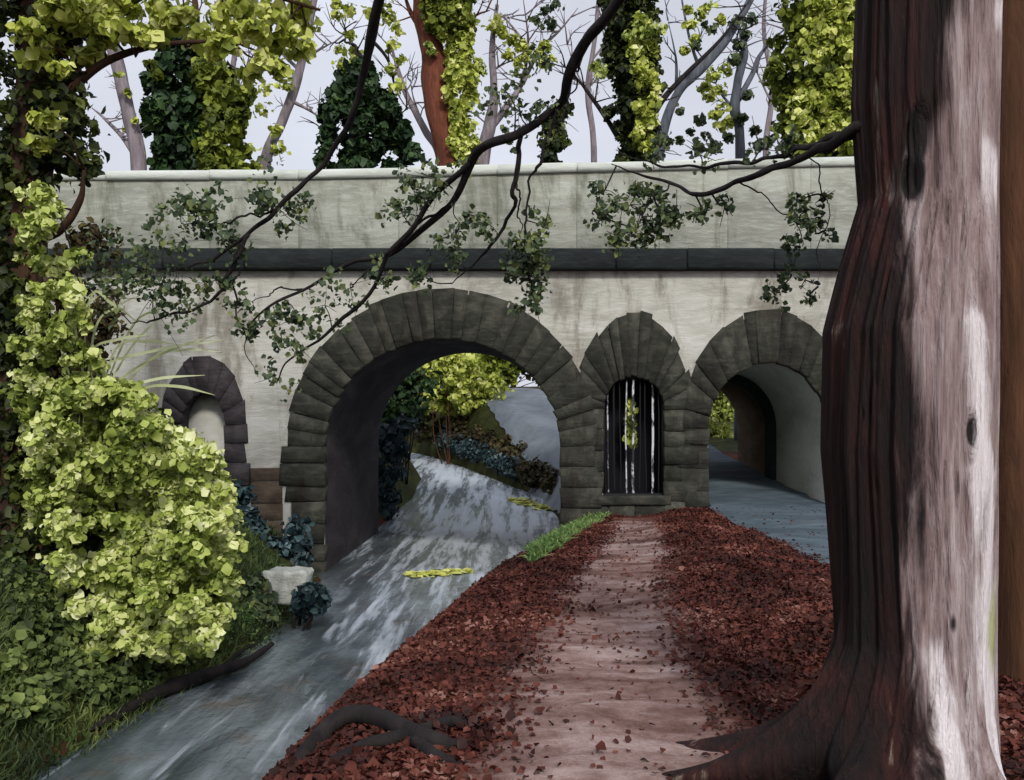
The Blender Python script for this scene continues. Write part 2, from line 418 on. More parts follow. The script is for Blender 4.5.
# worn earth path that leads from the viewer towards the niche in the bridge
m, t, p, o = new_mat('worn_earth')
n1 = tex(t, 1.7, 4, .5, .8, (.5, 1.3, 1)); n2 = tex(t, 70, 5, .8, .3); n3 = tex(t, .8, 5, .6); n4 = tex(t, 11, 7, .7, .4)
fac = math_n(t, 'ADD', math_n(t, 'MULTIPLY', n1, .55), math_n(t, 'ADD', math_n(t, 'MULTIPLY', n4, .26), math_n(t, 'MULTIPLY', n2, .22)))
col = ramp(t, [(.36, srgb(66, 44, 38)), (.45, srgb(104, 78, 71)), (.53, srgb(138, 112, 106)), (.62, srgb(176, 154, 149))], fac)
col = mixc(t, math_n(t, 'MULTIPLY', sstep(t, n3, .5, .66), .6), col, srgb(78, 46, 38))
soil2 = ramp(t, [(.3, srgb(54, 26, 20)), (.5, srgb(80, 40, 30)), (.7, srgb(104, 62, 48))], n1)
ed = sstep(t, math_n(t, 'ADD', attr(t, 'edge'), math_n(t, 'MULTIPLY', math_n(t, 'SUBTRACT', n4, .5), 1.3)), .45, .95)
col = mixc(t, ed, col, soil2)
t.links.new(col, p.inputs['Base Color']); p.inputs['Roughness'].default_value = .95; p.inputs['Specular IOR Level'].default_value = .12
bump(t, p, math_n(t, 'ADD', n1, math_n(t, 'ADD', math_n(t, 'MULTIPLY', n2, .35), math_n(t, 'MULTIPLY', n4, .5))), .6, .04)
pcx = lambda y: ip(y, [1, 4.6, 7, 10, 14, 18.6], [.3, .52, .72, 1.02, 1.72, 2.35])
phw = lambda y: ip(y, [1, 4.6, 7, 10, 14, 18.6], [.75, .76, .72, .66, .60, .5])
pth = ribbon('dirt_path', pcx, lambda y: phw(y) * 1.25, 1, 18.6, 240, 24, m, .012, .09, None, 1)
uu = np.abs(np.tile(np.linspace(-1, 1, 24), (240, 1))); ee = np.maximum(uu, smooth((np.linspace(1, 18.6, 240) - 16.6) / 2.0)[:, None])
at_ = pth.data.attributes.new('edge', 'FLOAT', 'POINT'); at_.data.foreach_set('value', ee.ravel().astype(np.float32))

# blue-grey paved way that runs into the right-hand tunnel
ribbon('paved_path', lambda y: ip(y, [3, 10, 19, 27, 32], [4.7, 4.75, 4.88, 4.88, 4.9]), lambda y: ip(y, [3, 10, 18.8, 19, 27, 32], [1.35, 1.3, 1.2, 1.1, 1.1, 1.1]), 3, 31, 260, 14, M['paving'], .03, .05,
       None, 2)
# pale track climbing the far bank
ribbon('track', lambda y: ip(y, [28, 33, 38, 43, 50], [2.75, 2.0, 1.25, .35, -.9]), lambda y: ip(y, [28, 33, 38, 43, 50], [1.2, 1.25, 1.35, 1.5, 1.5]), 28, 50, 120, 14, M['track'], .08, .08,
       lambda x, y: H(x, np.full(len(x), y), False), 3)

# the stream
ys = np.concatenate([np.linspace(-8, 30, 260), np.linspace(30.2, 62, 120)])
us = np.linspace(0, 1, 40); VV = []
for y in ys:
    a, b = xL(y) - .5, xR(y) + .5
    x = a + (b - a) * us
    fall = .02 + .05 * smooth((y - 26) / 6)
    VV.append(np.stack([x, np.full(40, y), WL(y) + fall * .35 * vnoise(x * 1.6, np.full(40, y) * .8, 2.2, 11)], 1))
VV = np.concatenate(VV); k = (np.arange(len(ys) - 1)[:, None] * 40 + np.arange(39)[None]).ravel()
m, t, p, o = new_mat('stream_water')
st = tex(t, 1.0, 6, .5, .8, (1.7, .5, 1), (0, 0, R(-30))); st2 = tex(t, .9, 4, .5, .5, (3.6, .26, 1), (0, 0, R(-16))); fine = tex(t, 3.4, 5, .55, .4, (3.4, .3, 1), (0, 0, R(-16)))
rip = tex(t, 7, 5, .6, .5, (1.2, .6, 1))
base = ramp(t, [(.3, srgb(60, 68, 74)), (.47, srgb(84, 93, 98)), (.6, srgb(112, 122, 128)), (.72, srgb(146, 155, 162))], st)
base = mixc(t, math_n(t, 'MULTIPLY', sstep(t, tex(t, 1.1, 5), .55, .68), .5), base, srgb(98, 82, 70))
fv = math_n(t, 'ADD', math_n(t, 'MULTIPLY', st2, .66), math_n(t, 'MULTIPLY', fine, .34))
fv = math_n(t, 'ADD', fv, math_n(t, 'MULTIPLY', attr(t, 'brighten'), .105))
base = mixc(t, math_n(t, 'MULTIPLY', attr(t, 'brighten'), .45, True), base, srgb(150, 160, 168))
foam = math_n(t, 'MULTIPLY', sstep(t, fv, .50, .70), .95)
col = mixc(t, foam, base, srgb(200, 209, 220))
t.links.new(col, p.inputs['Base Color'])
t.links.new(math_n(t, 'ADD', math_n(t, 'MULTIPLY', foam, .3), .16), p.inputs['Roughness'])
bump(t, p, math_n(t, 'ADD', rip, math_n(t, 'MULTIPLY', fine, .8)), .4, .05)
sw = -.25 + .85 * smooth((VV[:, 1] - 8) / 9) + .75 * smooth((VV[:, 1] - 20) / 8)  # more foam, plus paler colour making up for the vault's shade
cx_ = (xL(VV[:, 1]) + xR(VV[:, 1])) / 2; hw_ = (xR(VV[:, 1]) - xL(VV[:, 1])) / 2
sw = sw - .7 * (smooth((np.abs(VV[:, 0] - cx_ - .3) / hw_ - .3) / .7))
o = mesh_obj('stream', VV, np.stack([k, k + 1, k + 41, k + 40], 1), m, None, True, {'brighten': sw}); o['kind'] = 'structure'

# ---------------------------------------------------------------- the bridge
YF, YB = 19.0, 26.6
K = .019
bx = lambda px: (px - 512) * K
bz = lambda py: EYE - (py - HOR) * K
ARCH = {                        # centre, half width, springing height, crown height
    'main': (bx(443), bx(561) - bx(443), bz(446), bz(338)),
    'right': (bx(768), bx(828) - bx(768), bz(428), bz(362)),
    'left': (bx(203), .42, bz(425), bz(392)),
}
BX0, BX1, BOT = -16.0, 16.0, -2.2
ZS0, ZS1 = bz(271), bz(250)     # string course
def arch_pts(a, n=40):
    c, h, s, k = ARCH[a]
    th = np.linspace(np.pi, 0, n)
    return [(c - h, BOT)] + [(c + h * math.cos(q), s + (k - s) * math.sin(q)) for q in th] + [(c + h, BOT)]
NX, NH, NB, NT = bx(634), .59, bz(497), bz(376)   # the barred niche
def round_hole(cx, hw, z0, z1, n=10, rt=.5, rb=.2):
    """bottom and top outlines of a hole with a rounded head and rounded lower corners"""
    xs = cx + hw * -np.cos(np.linspace(0, np.pi, 2 * n + 1))
    top = z1 - rt * (1 - np.sqrt(np.clip(1 - (np.clip((np.abs(xs - cx) - (hw - rt)), 0, rt) / rt) ** 2, 0, 1)))
    bot = z0 + rb * (1 - np.sqrt(np.clip(1 - (np.clip((np.abs(xs - cx) - (hw - rb)), 0, rb) / rb) ** 2, 0, 1)))
    return xs, bot, top

bridge = thing('stone_bridge', 'pale stone bridge with dark ringed arches and a solid parapet spanning the stream', 'bridge', (bx(443), YF, -1.1))
mb = MB(); sof = MB(); plast = MB(); brown = MB()
bot = [(BX0, BOT)] + arch_pts('left') + arch_pts('main')
tail = arch_pts('right') + [(BX1, BOT)]
MX0, MX1 = ARCH['main'][0] - ARCH['main'][1], ARCH['main'][0] + ARCH['main'][1]
SK = lambda x: .36 * (x - MX0) / (MX1 - MX0) if MX0 - .01 < x < MX1 + .01 else 0.0   # the main vault splays a little towards the far side
SZ = lambda x, z: .30 * max(0.0, (z - ARCH['main'][2]) / (ARCH['main'][3] - ARCH['main'][2])) if MX0 - .01 < x < MX1 + .01 else 0.0
def strip(pts, ztop):
    for (xa, za), (xb, zb) in zip(pts[:-1], pts[1:]):
        if abs(xb - xa) > 1e-6:
            for yy, fl in ((YF, 0), (YB, 1)):
                f = [0, 1, 2, 3]; k0, k1 = (SK(xa) * fl, SK(xb) * fl)
                mb.add([(xa + k0, yy, za + fl * SZ(xa, za)), (xb + k1, yy, zb + fl * SZ(xb, zb)), (xb + k1, yy, ztop), (xa + k0, yy, ztop)], [f[::-1] if fl else f])
def jambs(pts, tgt, y0, y1, ny=6):
    for (xa, za), (xb, zb) in zip(pts[:-1], pts[1:]):
        ysq = np.linspace(y0, y1, ny)
        Vv = [(xa + SK(xa) * (y - YF) / (YB - YF), y, za + SZ(xa, za) * (y - YF) / (YB - YF)) for y in ysq] + [(xb + SK(xb) * (y - YF) / (YB - YF), y, zb + SZ(xb, zb) * (y - YF) / (YB - YF)) for y in ysq]
        tgt.add(Vv, [[i, i + 1, ny + i + 1, ny + i] for i in range(ny - 1)])
strip(bot, ZS0)
# panel holding the niche
xs, nb, ntp = round_hole(NX, NH, NB, NT, 14, .42, .05)
xa, xb = ARCH['main'][0] + ARCH['main'][1], ARCH['right'][0] - ARCH['right'][1]
strip([(xa, BOT), (xs[0], BOT)], ZS0); strip([(xs[-1], BOT), (xb, BOT)], ZS0)
for i in range(len(xs) - 1):
    for yy in (YF,):
        mb.add([(xs[i], yy, ntp[i]), (xs[i + 1], yy, ntp[i + 1]), (xs[i + 1], yy, ZS0), (xs[i], yy, ZS0)], [[0, 1, 2, 3]])
        mb.add([(xs[i], yy, BOT), (xs[i + 1], yy, BOT), (xs[i + 1], yy, nb[i + 1]), (xs[i], yy, nb[i])], [[0, 1, 2, 3]])
mb.add([(xs[0], YB, BOT), (xs[-1], YB, BOT), (xs[-1], YB, ZS0), (xs[0], YB, ZS0)], [[3, 2, 1, 0]])
strip(tail, ZS0)
mb.add([(BX0, YF, BOT), (BX0, YB, BOT), (BX0, YB, ZS0), (BX0, YF, ZS0)], [[0, 3, 2, 1]])
mb.add([(BX1, YF, BOT), (BX1, YB, BOT), (BX1, YB, ZS0), (BX1, YF, ZS0)], [[0, 1, 2, 3]])
mb.build('wall', M['wall'], bridge)
# vault linings
mp_ = arch_pts('main'); jambs(mp_, sof, YF, YB)
sof.build('vault', M['soffit'], bridge, True)
rp = arch_pts('right')
jambs(rp, plast, YF, 22.9); plast.build('vault', M['litplaster'], bridge, True)  # front half paler: light reaching in is put into the lining colour
jambs(rp, brown, 22.9, YB); brown.build('vault', M['tunnelbrown'], bridge, True)
c, h, s, kz = ARCH['right']
rib = MB()                       # dark arched rib half way through the right tunnel
th = np.concatenate([[None], np.linspace(np.pi, 0, 40), [None]])
outl = rp; inn = [(c + (x - c) * .90, BOT if z == BOT else s + (z - s) * .88) for x, z in rp]
for i in range(len(rp) - 1):
    (x0, z0), (x1, z1) = outl[i], outl[i + 1]; (u0, w0), (u1, w1) = inn[i], inn[i + 1]
    for yy, fl in ((22.7, 0), (23.3, 1)):
        q = [(x0, yy, z0), (x1, yy, z1), (u1, yy, w1), (u0, yy, w0)]; rib.add(q, [[3, 2, 1, 0] if fl else [0, 1, 2, 3]])
    rib.add([(u0, 22.7, w0), (u0, 23.3, w0), (u1, 23.3, w1), (u1, 22.7, w1)], [[0, 1, 2, 3]])
rib.build('rib', M['band'], bridge)
# left blind arch: added pale panel standing for the lit inner wall, with reveal
lb = MB(); lp = arch_pts('left'); jambs(lp, lb, YF, YF + .5, 3); lb.build('reveal', M['soffit'], bridge)
pb = MB(); c, h, s, kz = ARCH['left']
pb.box(c - h - .05, c + h + .05, YF + .45, YF + .6, BOT, kz + .05); pb.build('lit_panel', M['litplaster'], bridge)
# niche lining
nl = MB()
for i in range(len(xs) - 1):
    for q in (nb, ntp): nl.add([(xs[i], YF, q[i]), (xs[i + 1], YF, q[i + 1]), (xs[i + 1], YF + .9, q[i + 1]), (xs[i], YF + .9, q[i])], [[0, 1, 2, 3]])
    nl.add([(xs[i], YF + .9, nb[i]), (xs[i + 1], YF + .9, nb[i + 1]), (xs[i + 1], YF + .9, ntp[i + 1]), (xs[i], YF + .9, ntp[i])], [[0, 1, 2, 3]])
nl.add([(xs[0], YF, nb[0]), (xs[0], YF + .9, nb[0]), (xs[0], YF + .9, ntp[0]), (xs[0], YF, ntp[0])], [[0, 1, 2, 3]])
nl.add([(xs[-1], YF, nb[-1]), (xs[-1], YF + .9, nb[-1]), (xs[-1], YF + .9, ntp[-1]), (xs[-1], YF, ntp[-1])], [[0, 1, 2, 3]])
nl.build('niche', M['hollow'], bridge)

# voussoirs: every wedge a stone of its own thickness and length, inside one ring mesh
def wedge(mbx, inner, outer, proud, rs, joint=.005):
    (ax, az), (bx_, bz_) = inner; (dx, dz), (cx, cz) = outer
    q = np.array([(ax, az), (bx_, bz_), (cx, cz), (dx, dz)], float)
    cen = q.mean(0); q = cen + (q - cen) * (1 - joint * 2)
    e = q + rs.randn(4, 2) * .014
    b = .035; qi = cen + (e - cen) * (1 - b * 1.6)
    y0 = YF - proud + rs.uniform(-.035, .03)
    Vv = [(x, YF + .1, z) for x, z in e] + [(x, y0 + .03, z) for x, z in e] + [(x, y0 + rs.uniform(-.012, .012), z) for x, z in qi]
    Fv = [[8, 9, 10, 11]]
    for i in range(4):
        j = (i + 1) % 4; Fv += [[i, j, 4 + j, 4 + i], [4 + i, 4 + j, 8 + j, 8 + i]]
    mbx.add(Vv, Fv)
def ring(c, h, s, k, thick_side, thick_top, n, seed, zbase, proud=.05, jag=.06, rows=1):
    rs = np.random.RandomState(seed); mbx = MB()
    edges = np.linspace(np.pi, 0, n + 1); edges[1:-1] += rs.uniform(-.26, .26, n - 1) * np.pi / n
    for a, b in zip(edges[:-1], edges[1:]):
        j = rs.uniform(-jag, jag)
        def at(q, r):
            return (c + (h + thick_side * r) * math.cos(q), s + (k - s + thick_top * r) * math.sin(q))
        (p0, q0), (p1, q1), (p2, q2), (p3, q3) = at(a, .005), at(b, .005), at(b, .9), at(a, .9)
        mbx.add([(p0, YF - .014, q0), (p1, YF - .014, q1), (p2, YF - .014, q2), (p3, YF - .014, q3)], [[0, 1, 2, 3]])
        cuts = [0, 1 + j] if rows == 1 else [0, rs.uniform(.42, .58), 1 + j]
        for r0, r1 in zip(cuts[:-1], cuts[1:]):
            wedge(mbx, (at(a, r0 - (.025 if r0 == 0 else -.003)), at(b, r0 - (.025 if r0 == 0 else -.003))), (at(a, r1), at(b, r1)), proud, rs)
    for sg in (-1, 1):
        z = s
        while z > zbase:
            hgt = rs.uniform(.3, .46); z0 = max(zbase - .2, z - hgt)
            tw = thick_side * (1 + rs.uniform(-.12, .22))
            a, b = c + sg * (h - .02), c + sg * (h + tw)
            wedge(mbx, ((min(a, b), z0), (max(a, b), z0)), ((min(a, b), z), (max(a, b), z)), proud, rs)
            mbx.add([(min(a, b) + .01, YF - .014, z0 - .01), (max(a, b) - .03, YF - .014, z0 - .01), (max(a, b) - .03, YF - .014, z - .01), (min(a, b) + .01, YF - .014, z - .01)], [[0, 1, 2, 3]])
            z = z0 - .004
    return mbx
c, h, s, k = ARCH['main']; ring(c, h, s, k, .72, .95, 27, 3, -1.3, .07, .035).build('arch_ring', M['ring'], bridge)
c, h, s, k = ARCH['right']; ring(c, h, s, k, .50, 1.0, 15, 4, -.2, .06, .035).build('arch_ring', M['ring'], bridge)
c, h, s, k = ARCH['left']; ring(c, h, s, k, .42, .72, 9, 5, -.4, .05, .05).build('arch_ring', M['soffit'], bridge)
# niche surround: fanned stones above, coursed blocks at the sides
rs = np.random.RandomState(8)
nr = ring(NX, NH, NT - .62, NT, .52, 1.22, 15, 6, NB - .2, .06, .045)
nr.build('niche_surround', M['ring'], bridge)
# dark coursed stone of the pier on both sides of the niche and below it
pier = MB(); rs = np.random.RandomState(12)
def courses(x0, x1, z0, z1, proud=.03):
    z = z0
    while z < z1 - .05:
        hh = min(rs.uniform(.3, .42), z1 - z); x = x0
        while x < x1 - .04:
            ww = rs.uniform(.35, .8)
            if x + ww > x1 - .2: ww = x1 - x
            pier.box(x + .006, x + ww - .006, YF - proud - rs.uniform(0, .025), YF + .1, z + .006, z + hh - .006, .022, .005)
            x += ww
        z += hh
xm = ARCH['main'][0] + ARCH['main'][1] + .74
courses(xm, NX - NH - .56, -.3, bz(352)); courses(NX + NH + .56, ARCH['right'][0] - ARCH['right'][1] - .52, -.3, bz(345))
courses(NX - NH - .56, NX + NH + .56, -.5, NB - .01)
courses(ARCH['right'][0] + ARCH['right'][1] + .54, 9.5, -.3, bz(330))
pier.box(NX - NH - .1, NX + NH + .1, YF - .12, YF + .06, NB - .14, NB + .03, .025, .006)
pier.build('pier_facing', M['ring'], bridge)
base = MB(); rs = np.random.RandomState(13); pier = base
courses(-9, ARCH['left'][0] - ARCH['left'][1] - .5, -1.3, bz(462)); courses(ARCH['left'][0] + ARCH['left'][1] + .48, ARCH['main'][0] - ARCH['main'][1] - .8, -1.3, bz(468))
base.build('plinth', M['brownwall'], bridge)
# string course, parapet, coping
rs = np.random.RandomState(14)
for yy, y0, y1 in ((0, YF - .22, YF + .3), (1, YB - .3, YB + .22)):
    sc = MB(); x = BX0
    while x < BX1:
        ww = rs.uniform(1.1, 1.9); ww = min(ww, BX1 - x)
        if yy == 0: sc.box(x + .004, x + ww - .004, y0 + rs.uniform(-.015, .015), y1, ZS0 + .003, ZS1, .03, .004)
        else: sc.box(x + .004, x + ww - .004, y0, y1, ZS0 + .003, ZS1)
        x += ww
    sc.build('string_course', M['band'], bridge)
dk = MB(); dk.box(BX0, BX1, YF + .3, YB - .3, ZS0 + .004, ZS0 + .25); dk.build('deck', M['paving'], bridge)
ptop = lambda x: ip(x, [bx(45), bx(330), bx(600), bx(870), 16], [bz(181), bz(180), bz(172), bz(166), bz(160)])
for y0, y1 in ((YF - .02, YF + .38), (YB - .38, YB + .02)):
    par = MB(); cop = MB(); x = BX0
    while x < BX1:
        ww = min(rs.uniform(1.3, 2.2), BX1 - x); z0 = ZS1 + .003; a, b = x, x + ww
        n = par.n
        par.box(a + .002, b - .002, y0 + rs.uniform(-.002, .002), y1, z0, z0 + 1, .006, .0)
        arr = par.v[-1]; hi = arr[:, 2] > z0 + .5
        arr[hi, 2] = ptop(arr[hi, 0]) + (arr[hi, 2] - z0 - 1)
        cop.box(a + .004, b - .004, y0 - .09 + rs.uniform(-.01, .01), y1 + .09, 0, .17 + rs.uniform(-.012, .012), .04, .004)
        arr = cop.v[-1]; arr[:, 2] += ptop(arr[:, 0]) + .003
        x += ww
    pa = par.build('parapet', M['parapet'], bridge); cop.build('coping', M['coping'], pa)

# iron grille in the niche
gate = mesh_obj('grille', *(lambda q: (np.concatenate(q.v), q.f))((lambda q: ([q.tube([(xs[i], YF + .12, (nb if e else ntp)[i]) for i in range(len(xs))], [.075], 8) for e in (0, 1)],
        q.tube([(xs[0] + .01, YF + .12, nb[0]), (xs[0] + .01, YF + .12, ntp[0])], [.045], 6), q.tube([(xs[-1] - .01, YF + .12, nb[-1]), (xs[-1] - .01, YF + .12, ntp[-1])], [.045], 6),
        q)[-1])(MB())), M['iron'], bridge)
rs = np.random.RandomState(3)
for i, fx in enumerate(np.linspace(-.82, .82, 9)):
    x = NX + fx * NH; j = int(np.argmin(abs(xs - x)))
    b_ = MB(); zz = np.linspace(nb[j], ntp[j], 14)
    b_.tube(np.stack([x + np.cumsum(rs.randn(14)) * .004, np.full(14, YF + .12), zz], 1), [.014 + .010 * (i in (1, 4, 7))], 7)
    b_.build('bar', M['glintbar'] if i in (0, 3, 4, 7) else M['iron'], gate)
fern_c = [((NX - .02, YF + .32, bz(y)), (.10, .1, .18), 60) for y in (410, 425, 440)]
rs = np.random.RandomState(5); Vv, Ff = clump_leaves(fern_c, .10, rs)
tag(mesh_obj('wall_plant', Vv, Ff, M['lime2']), 'small yellow green plant growing behind the grille of the barred niche', 'plant')

# ---------------------------------------------------------------- the great trunk on the right
TY = 4.6
tree = thing('old_tree', 'massive old tree with dark red brown bark, pale peeled side and painted in side shade at the path', 'tree', (P(925, 0, TY)[0], TY, 0))
zz = np.concatenate([np.linspace(-.3, .6, 110), np.linspace(.61, 6.2, 260)]); nth = 300
pyz = HOR - (zz - EYE) / TY * F
le = ip(pyz, [-700, -100, 0, 100, 200, 262, 330, 450, 560, 640, 700, 760, 860], [895, 868, 864, 861, 868, 850, 832, 829, 838, 846, 836, 815, 790])
ri = ip(pyz, [-700, -100, 0, 400, 700, 760, 860], [978, 992, 994, 992, 988, 990, 998])
cxx = (np.array([P(a, 0, TY)[0] for a in le]) + np.array([P(a, 0, TY)[0] for a in ri])) / 2
rr = (np.array([P(a, 0, TY)[0] for a in ri]) - np.array([P(a, 0, TY)[0] for a in le])) / 2
th = np.linspace(0, 2 * np.pi, nth, endpoint=False)
TH, ZZ = np.meshgrid(th, zz)
lob = np.zeros_like(TH); rs = np.random.RandomState(21)
for kf, am in ((3, .03), (5, .026), (7, .024), (11, .02), (17, .02), (29, .018), (43, .014), (67, .010)):
    lob += am * np.sin(kf * TH + rs.rand() * 6.28 + (1.1 + .5 * rs.rand()) * np.sin(ZZ * rs.uniform(.5, 1.3) + rs.rand() * 6.28) + ZZ * rs.uniform(-.5, .5))
root_ = np.zeros_like(TH)
for a0, A, wd, hh in ((3.36, .82, .27, .27), (3.95, .62, .24, .17), (4.55, .42, .26, .16), (5.2, .25, .24, .15), (2.55, .6, .25, .16), (.25, .12, .3, .18), (1.4, .4, .3, .18)):
    dt = (TH - a0 - .25 * np.exp(-np.clip(ZZ, 0, 9) / .1) * np.sin(a0 * 5) + np.pi) % (2 * np.pi) - np.pi
    root_ += A * np.exp(-np.clip(ZZ, -.05, 9) / hh) * np.exp(-(dt / (wd * (.8 + 1.2 * np.clip(ZZ, 0, 1)))) ** 2)
crk = np.abs(vnoise(TH * 5.5 + .25 * np.sin(ZZ * 2.3 + TH * 2), ZZ * 1.0, 2.6, 61)) * .6 + np.abs(vnoise(np.cos(TH) * 9, np.sin(TH) * 9 + ZZ * 1.6, 1.5, 62)) * .4
groove = np.exp(-(crk / .11) ** 2)
rad = rr[:, None] * (1 + lob - .05 * groove) + np.minimum(root_, 1.25) * (1 + .25 * lob)
TX = cxx[:, None] + rad * np.cos(TH); TYY = TY + rad * np.sin(TH) * .95
# knots: front of trunk is theta = -pi/2
def knot(px, py, wpx, hpx):
    kz_ = EYE - (py - HOR) / F * (TY - .35); kx_ = (px - 512) / F * (TY - .35)
    d = ((TX - kx_) / (wpx / F * TY)) ** 2 + ((ZZ - kz_) / (hpx / F * TY)) ** 2
    return np.exp(-d * 1.6) * (TYY < TY)
kn = np.maximum(knot(929, 128, 13, 42), knot(925, 170, 13, 34)); kn2 = knot(975, 432, 8, 24); kn3 = np.maximum(knot(955, 625, 6, 14), knot(878, 560, 5, 40) * .6)
kall = np.clip(kn + kn2 + kn3 * .7, 0, 1)
TYY = TYY + .035 * np.clip(kn, 0, 1) ** 2 + .03 * kn2; lip = np.clip(kn + kn2, 0, 1); TYY -= .022 * np.exp(-((lip - .35) / .18) ** 2) * (TYY < TY)
# pale peeled side, with side shading put into colour; angle from dark/pale boundary
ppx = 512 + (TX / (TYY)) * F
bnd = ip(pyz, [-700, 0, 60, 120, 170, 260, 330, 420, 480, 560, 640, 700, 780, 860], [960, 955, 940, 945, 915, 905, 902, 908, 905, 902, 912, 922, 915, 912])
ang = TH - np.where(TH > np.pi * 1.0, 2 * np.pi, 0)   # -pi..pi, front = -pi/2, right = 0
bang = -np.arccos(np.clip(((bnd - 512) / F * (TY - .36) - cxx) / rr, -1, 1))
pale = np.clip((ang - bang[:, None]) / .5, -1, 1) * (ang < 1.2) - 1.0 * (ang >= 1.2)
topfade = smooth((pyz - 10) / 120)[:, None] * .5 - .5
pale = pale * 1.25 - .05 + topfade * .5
band_ang = lambda px: -np.arccos(np.clip(((px - 512) / F * (TY - .22) - cxx) / rr, -1, .98))
def streak(p0, p1, ys):
    c_ = band_ang(ip(pyz, ys, np.linspace(p0, p1, len(ys))))[:, None]
    inside = (smooth((pyz - ys[0]) / 45) * smooth((ys[-1] - pyz) / 60))[:, None]
    return np.exp(-((ang - c_) / .17) ** 2) * inside
white = np.clip(streak(965, 975, [290, 560]) + streak(978, 985, [430, 800]) + streak(925, 940, [600, 830]) * .9 + streak(996, 992, [0, 80]) + streak(982, 998, [130, 250]) * .8, 0, 1)
Vt = np.stack([TX, TYY, ZZ], -1).reshape(-1, 3)
i0 = (np.arange(len(zz) - 1)[:, None] * nth + np.arange(nth)[None]); i1 = (np.arange(len(zz) - 1)[:, None] * nth + (np.arange(nth)[None] + 1) % nth)
Ft = np.stack([i0, i1, i1 + nth, i0 + nth], -1).reshape(-1, 4)
m, t, p, o = new_mat('old_bark')
n1 = tex(t, 9, 8, .62, .5, (1, 1, .10)); n2 = tex(t, 34, 6, .6, .2, (1, 1, .10)); n3 = tex(t, 2.2, 5, .6, .6, (1, 1, .35))
dark = ramp(t, [(.36, srgb(17, 14, 16)), (.49, srgb(36, 20, 19)), (.62, srgb(64, 32, 28)), (.78, srgb(92, 52, 46))], math_n(t, 'ADD', math_n(t, 'MULTIPLY', n1, .6), math_n(t, 'MULTIPLY', n3, .4)))  # shade of the left side is put into this near-black maroon
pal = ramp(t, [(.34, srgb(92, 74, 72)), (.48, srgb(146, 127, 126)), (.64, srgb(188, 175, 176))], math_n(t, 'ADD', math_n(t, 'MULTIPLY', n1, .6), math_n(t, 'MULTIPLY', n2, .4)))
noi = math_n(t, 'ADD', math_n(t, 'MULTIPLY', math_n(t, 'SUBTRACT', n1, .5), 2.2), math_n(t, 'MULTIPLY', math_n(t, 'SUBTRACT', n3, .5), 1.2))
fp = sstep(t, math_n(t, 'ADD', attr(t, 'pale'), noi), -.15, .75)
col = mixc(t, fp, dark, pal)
fw = sstep(t, math_n(t, 'ADD', attr(t, 'white'), math_n(t, 'MULTIPLY', noi, .95)), .3, .85)
col = mixc(t, fw, col, srgb(226, 218, 221))
col = mixc(t, math_n(t, 'MULTIPLY', attr(t, 'groove'), .55), col, srgb(40, 26, 25))
col = mixc(t, sstep(t, math_n(t, 'ADD', attr(t, 'moss'), math_n(t, 'MULTIPLY', noi, 1.0)), .3, 1.1), col, srgb(170, 176, 110))
fk = sstep(t, math_n(t, 'ADD', attr(t, 'knot'), math_n(t, 'MULTIPLY', noi, .55)), .3, .75)
col = mixc(t, fk, col, srgb(34, 29, 30))
t.links.new(col, p.inputs['Base Color']); p.inputs['Roughness'].default_value = .75; p.inputs['Specular IOR Level'].default_value = .25
bump(t, p, math_n(t, 'ADD', n1, math_n(t, 'MULTIPLY', n2, .6)), 1.0, .06)
moss = np.exp(-((pyz[:, None] - 620) / 55) ** 2) * np.exp(-((ang - band_ang(np.full_like(pyz, 992))[:, None]) / .16) ** 2)
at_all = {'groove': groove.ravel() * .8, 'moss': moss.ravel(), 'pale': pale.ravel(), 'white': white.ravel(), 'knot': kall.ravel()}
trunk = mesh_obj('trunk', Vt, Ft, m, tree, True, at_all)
gz = lambda x, y, d=0: (x, y, float(H(x, y)) + d)
LD = [('limb', [(905, -190, 4.6), (760, -95, 5.1), (665, -48, 5.7), (607, 10, 6.2), (572, 52, 6.5), (555, 100, 6.8), (527, 138, 7.0), (479, 166, 7.4), (451, 200, 7.7), (399, 239, 8.1), (351, 258, 8.5), (301, 290, 8.8), (263, 324, 9.0), (250, 345, 9.1)], [.15, .12, .085, .055, .052, .05, .046, .05, .042, .036, .03, .022, .016, .008]),
      ('limb', [(900, -290, 4.6), (690, -220, 5.6), (480, -100, 6.6), (392, -30, 7.2), (371, 59, 7.8), (352, 110, 8.1), (326, 160, 8.4), (290, 196, 8.6), (250, 232, 8.8), (205, 262, 9.0), (170, 275, 9.1)], [.14, .1, .075, .06, .055, .042, .034, .034, .03, .02, .008]),
      ('limb', [(900, 116, 4.8), (868, 127, 4.62), (840, 140, 4.7), (805, 152, 4.9), (770, 168, 5.1), (735, 188, 5.3), (705, 193, 5.5), (675, 183, 5.7), (640, 174, 5.9), (610, 168, 6.0)], [.05, .045, .036, .028, .022, .021, .018, .013, .009, .004]),
      ('limb', [(900, 116, 4.85), (868, 128, 4.7), (830, 142, 4.8), (790, 152, 5.0), (750, 160, 5.2), (705, 168, 5.5), (655, 164, 5.8), (615, 150, 6.0)], [.045, .04, .026, .017, .014, .012, .008, .003])]
limbpts = []
def crook(cp, amt, seed):
    n = len(cp); u = np.linspace(0, 1, n); rs_ = np.random.RandomState(seed); d = 0
    for f in (5, 9, 17, 31): d = d + np.outer(np.sin(u * f * 3 + rs_.rand() * 6), rs_.randn(3)) / f
    return cp + d * amt * 4 * np.minimum(1, u * 6)[:, None]
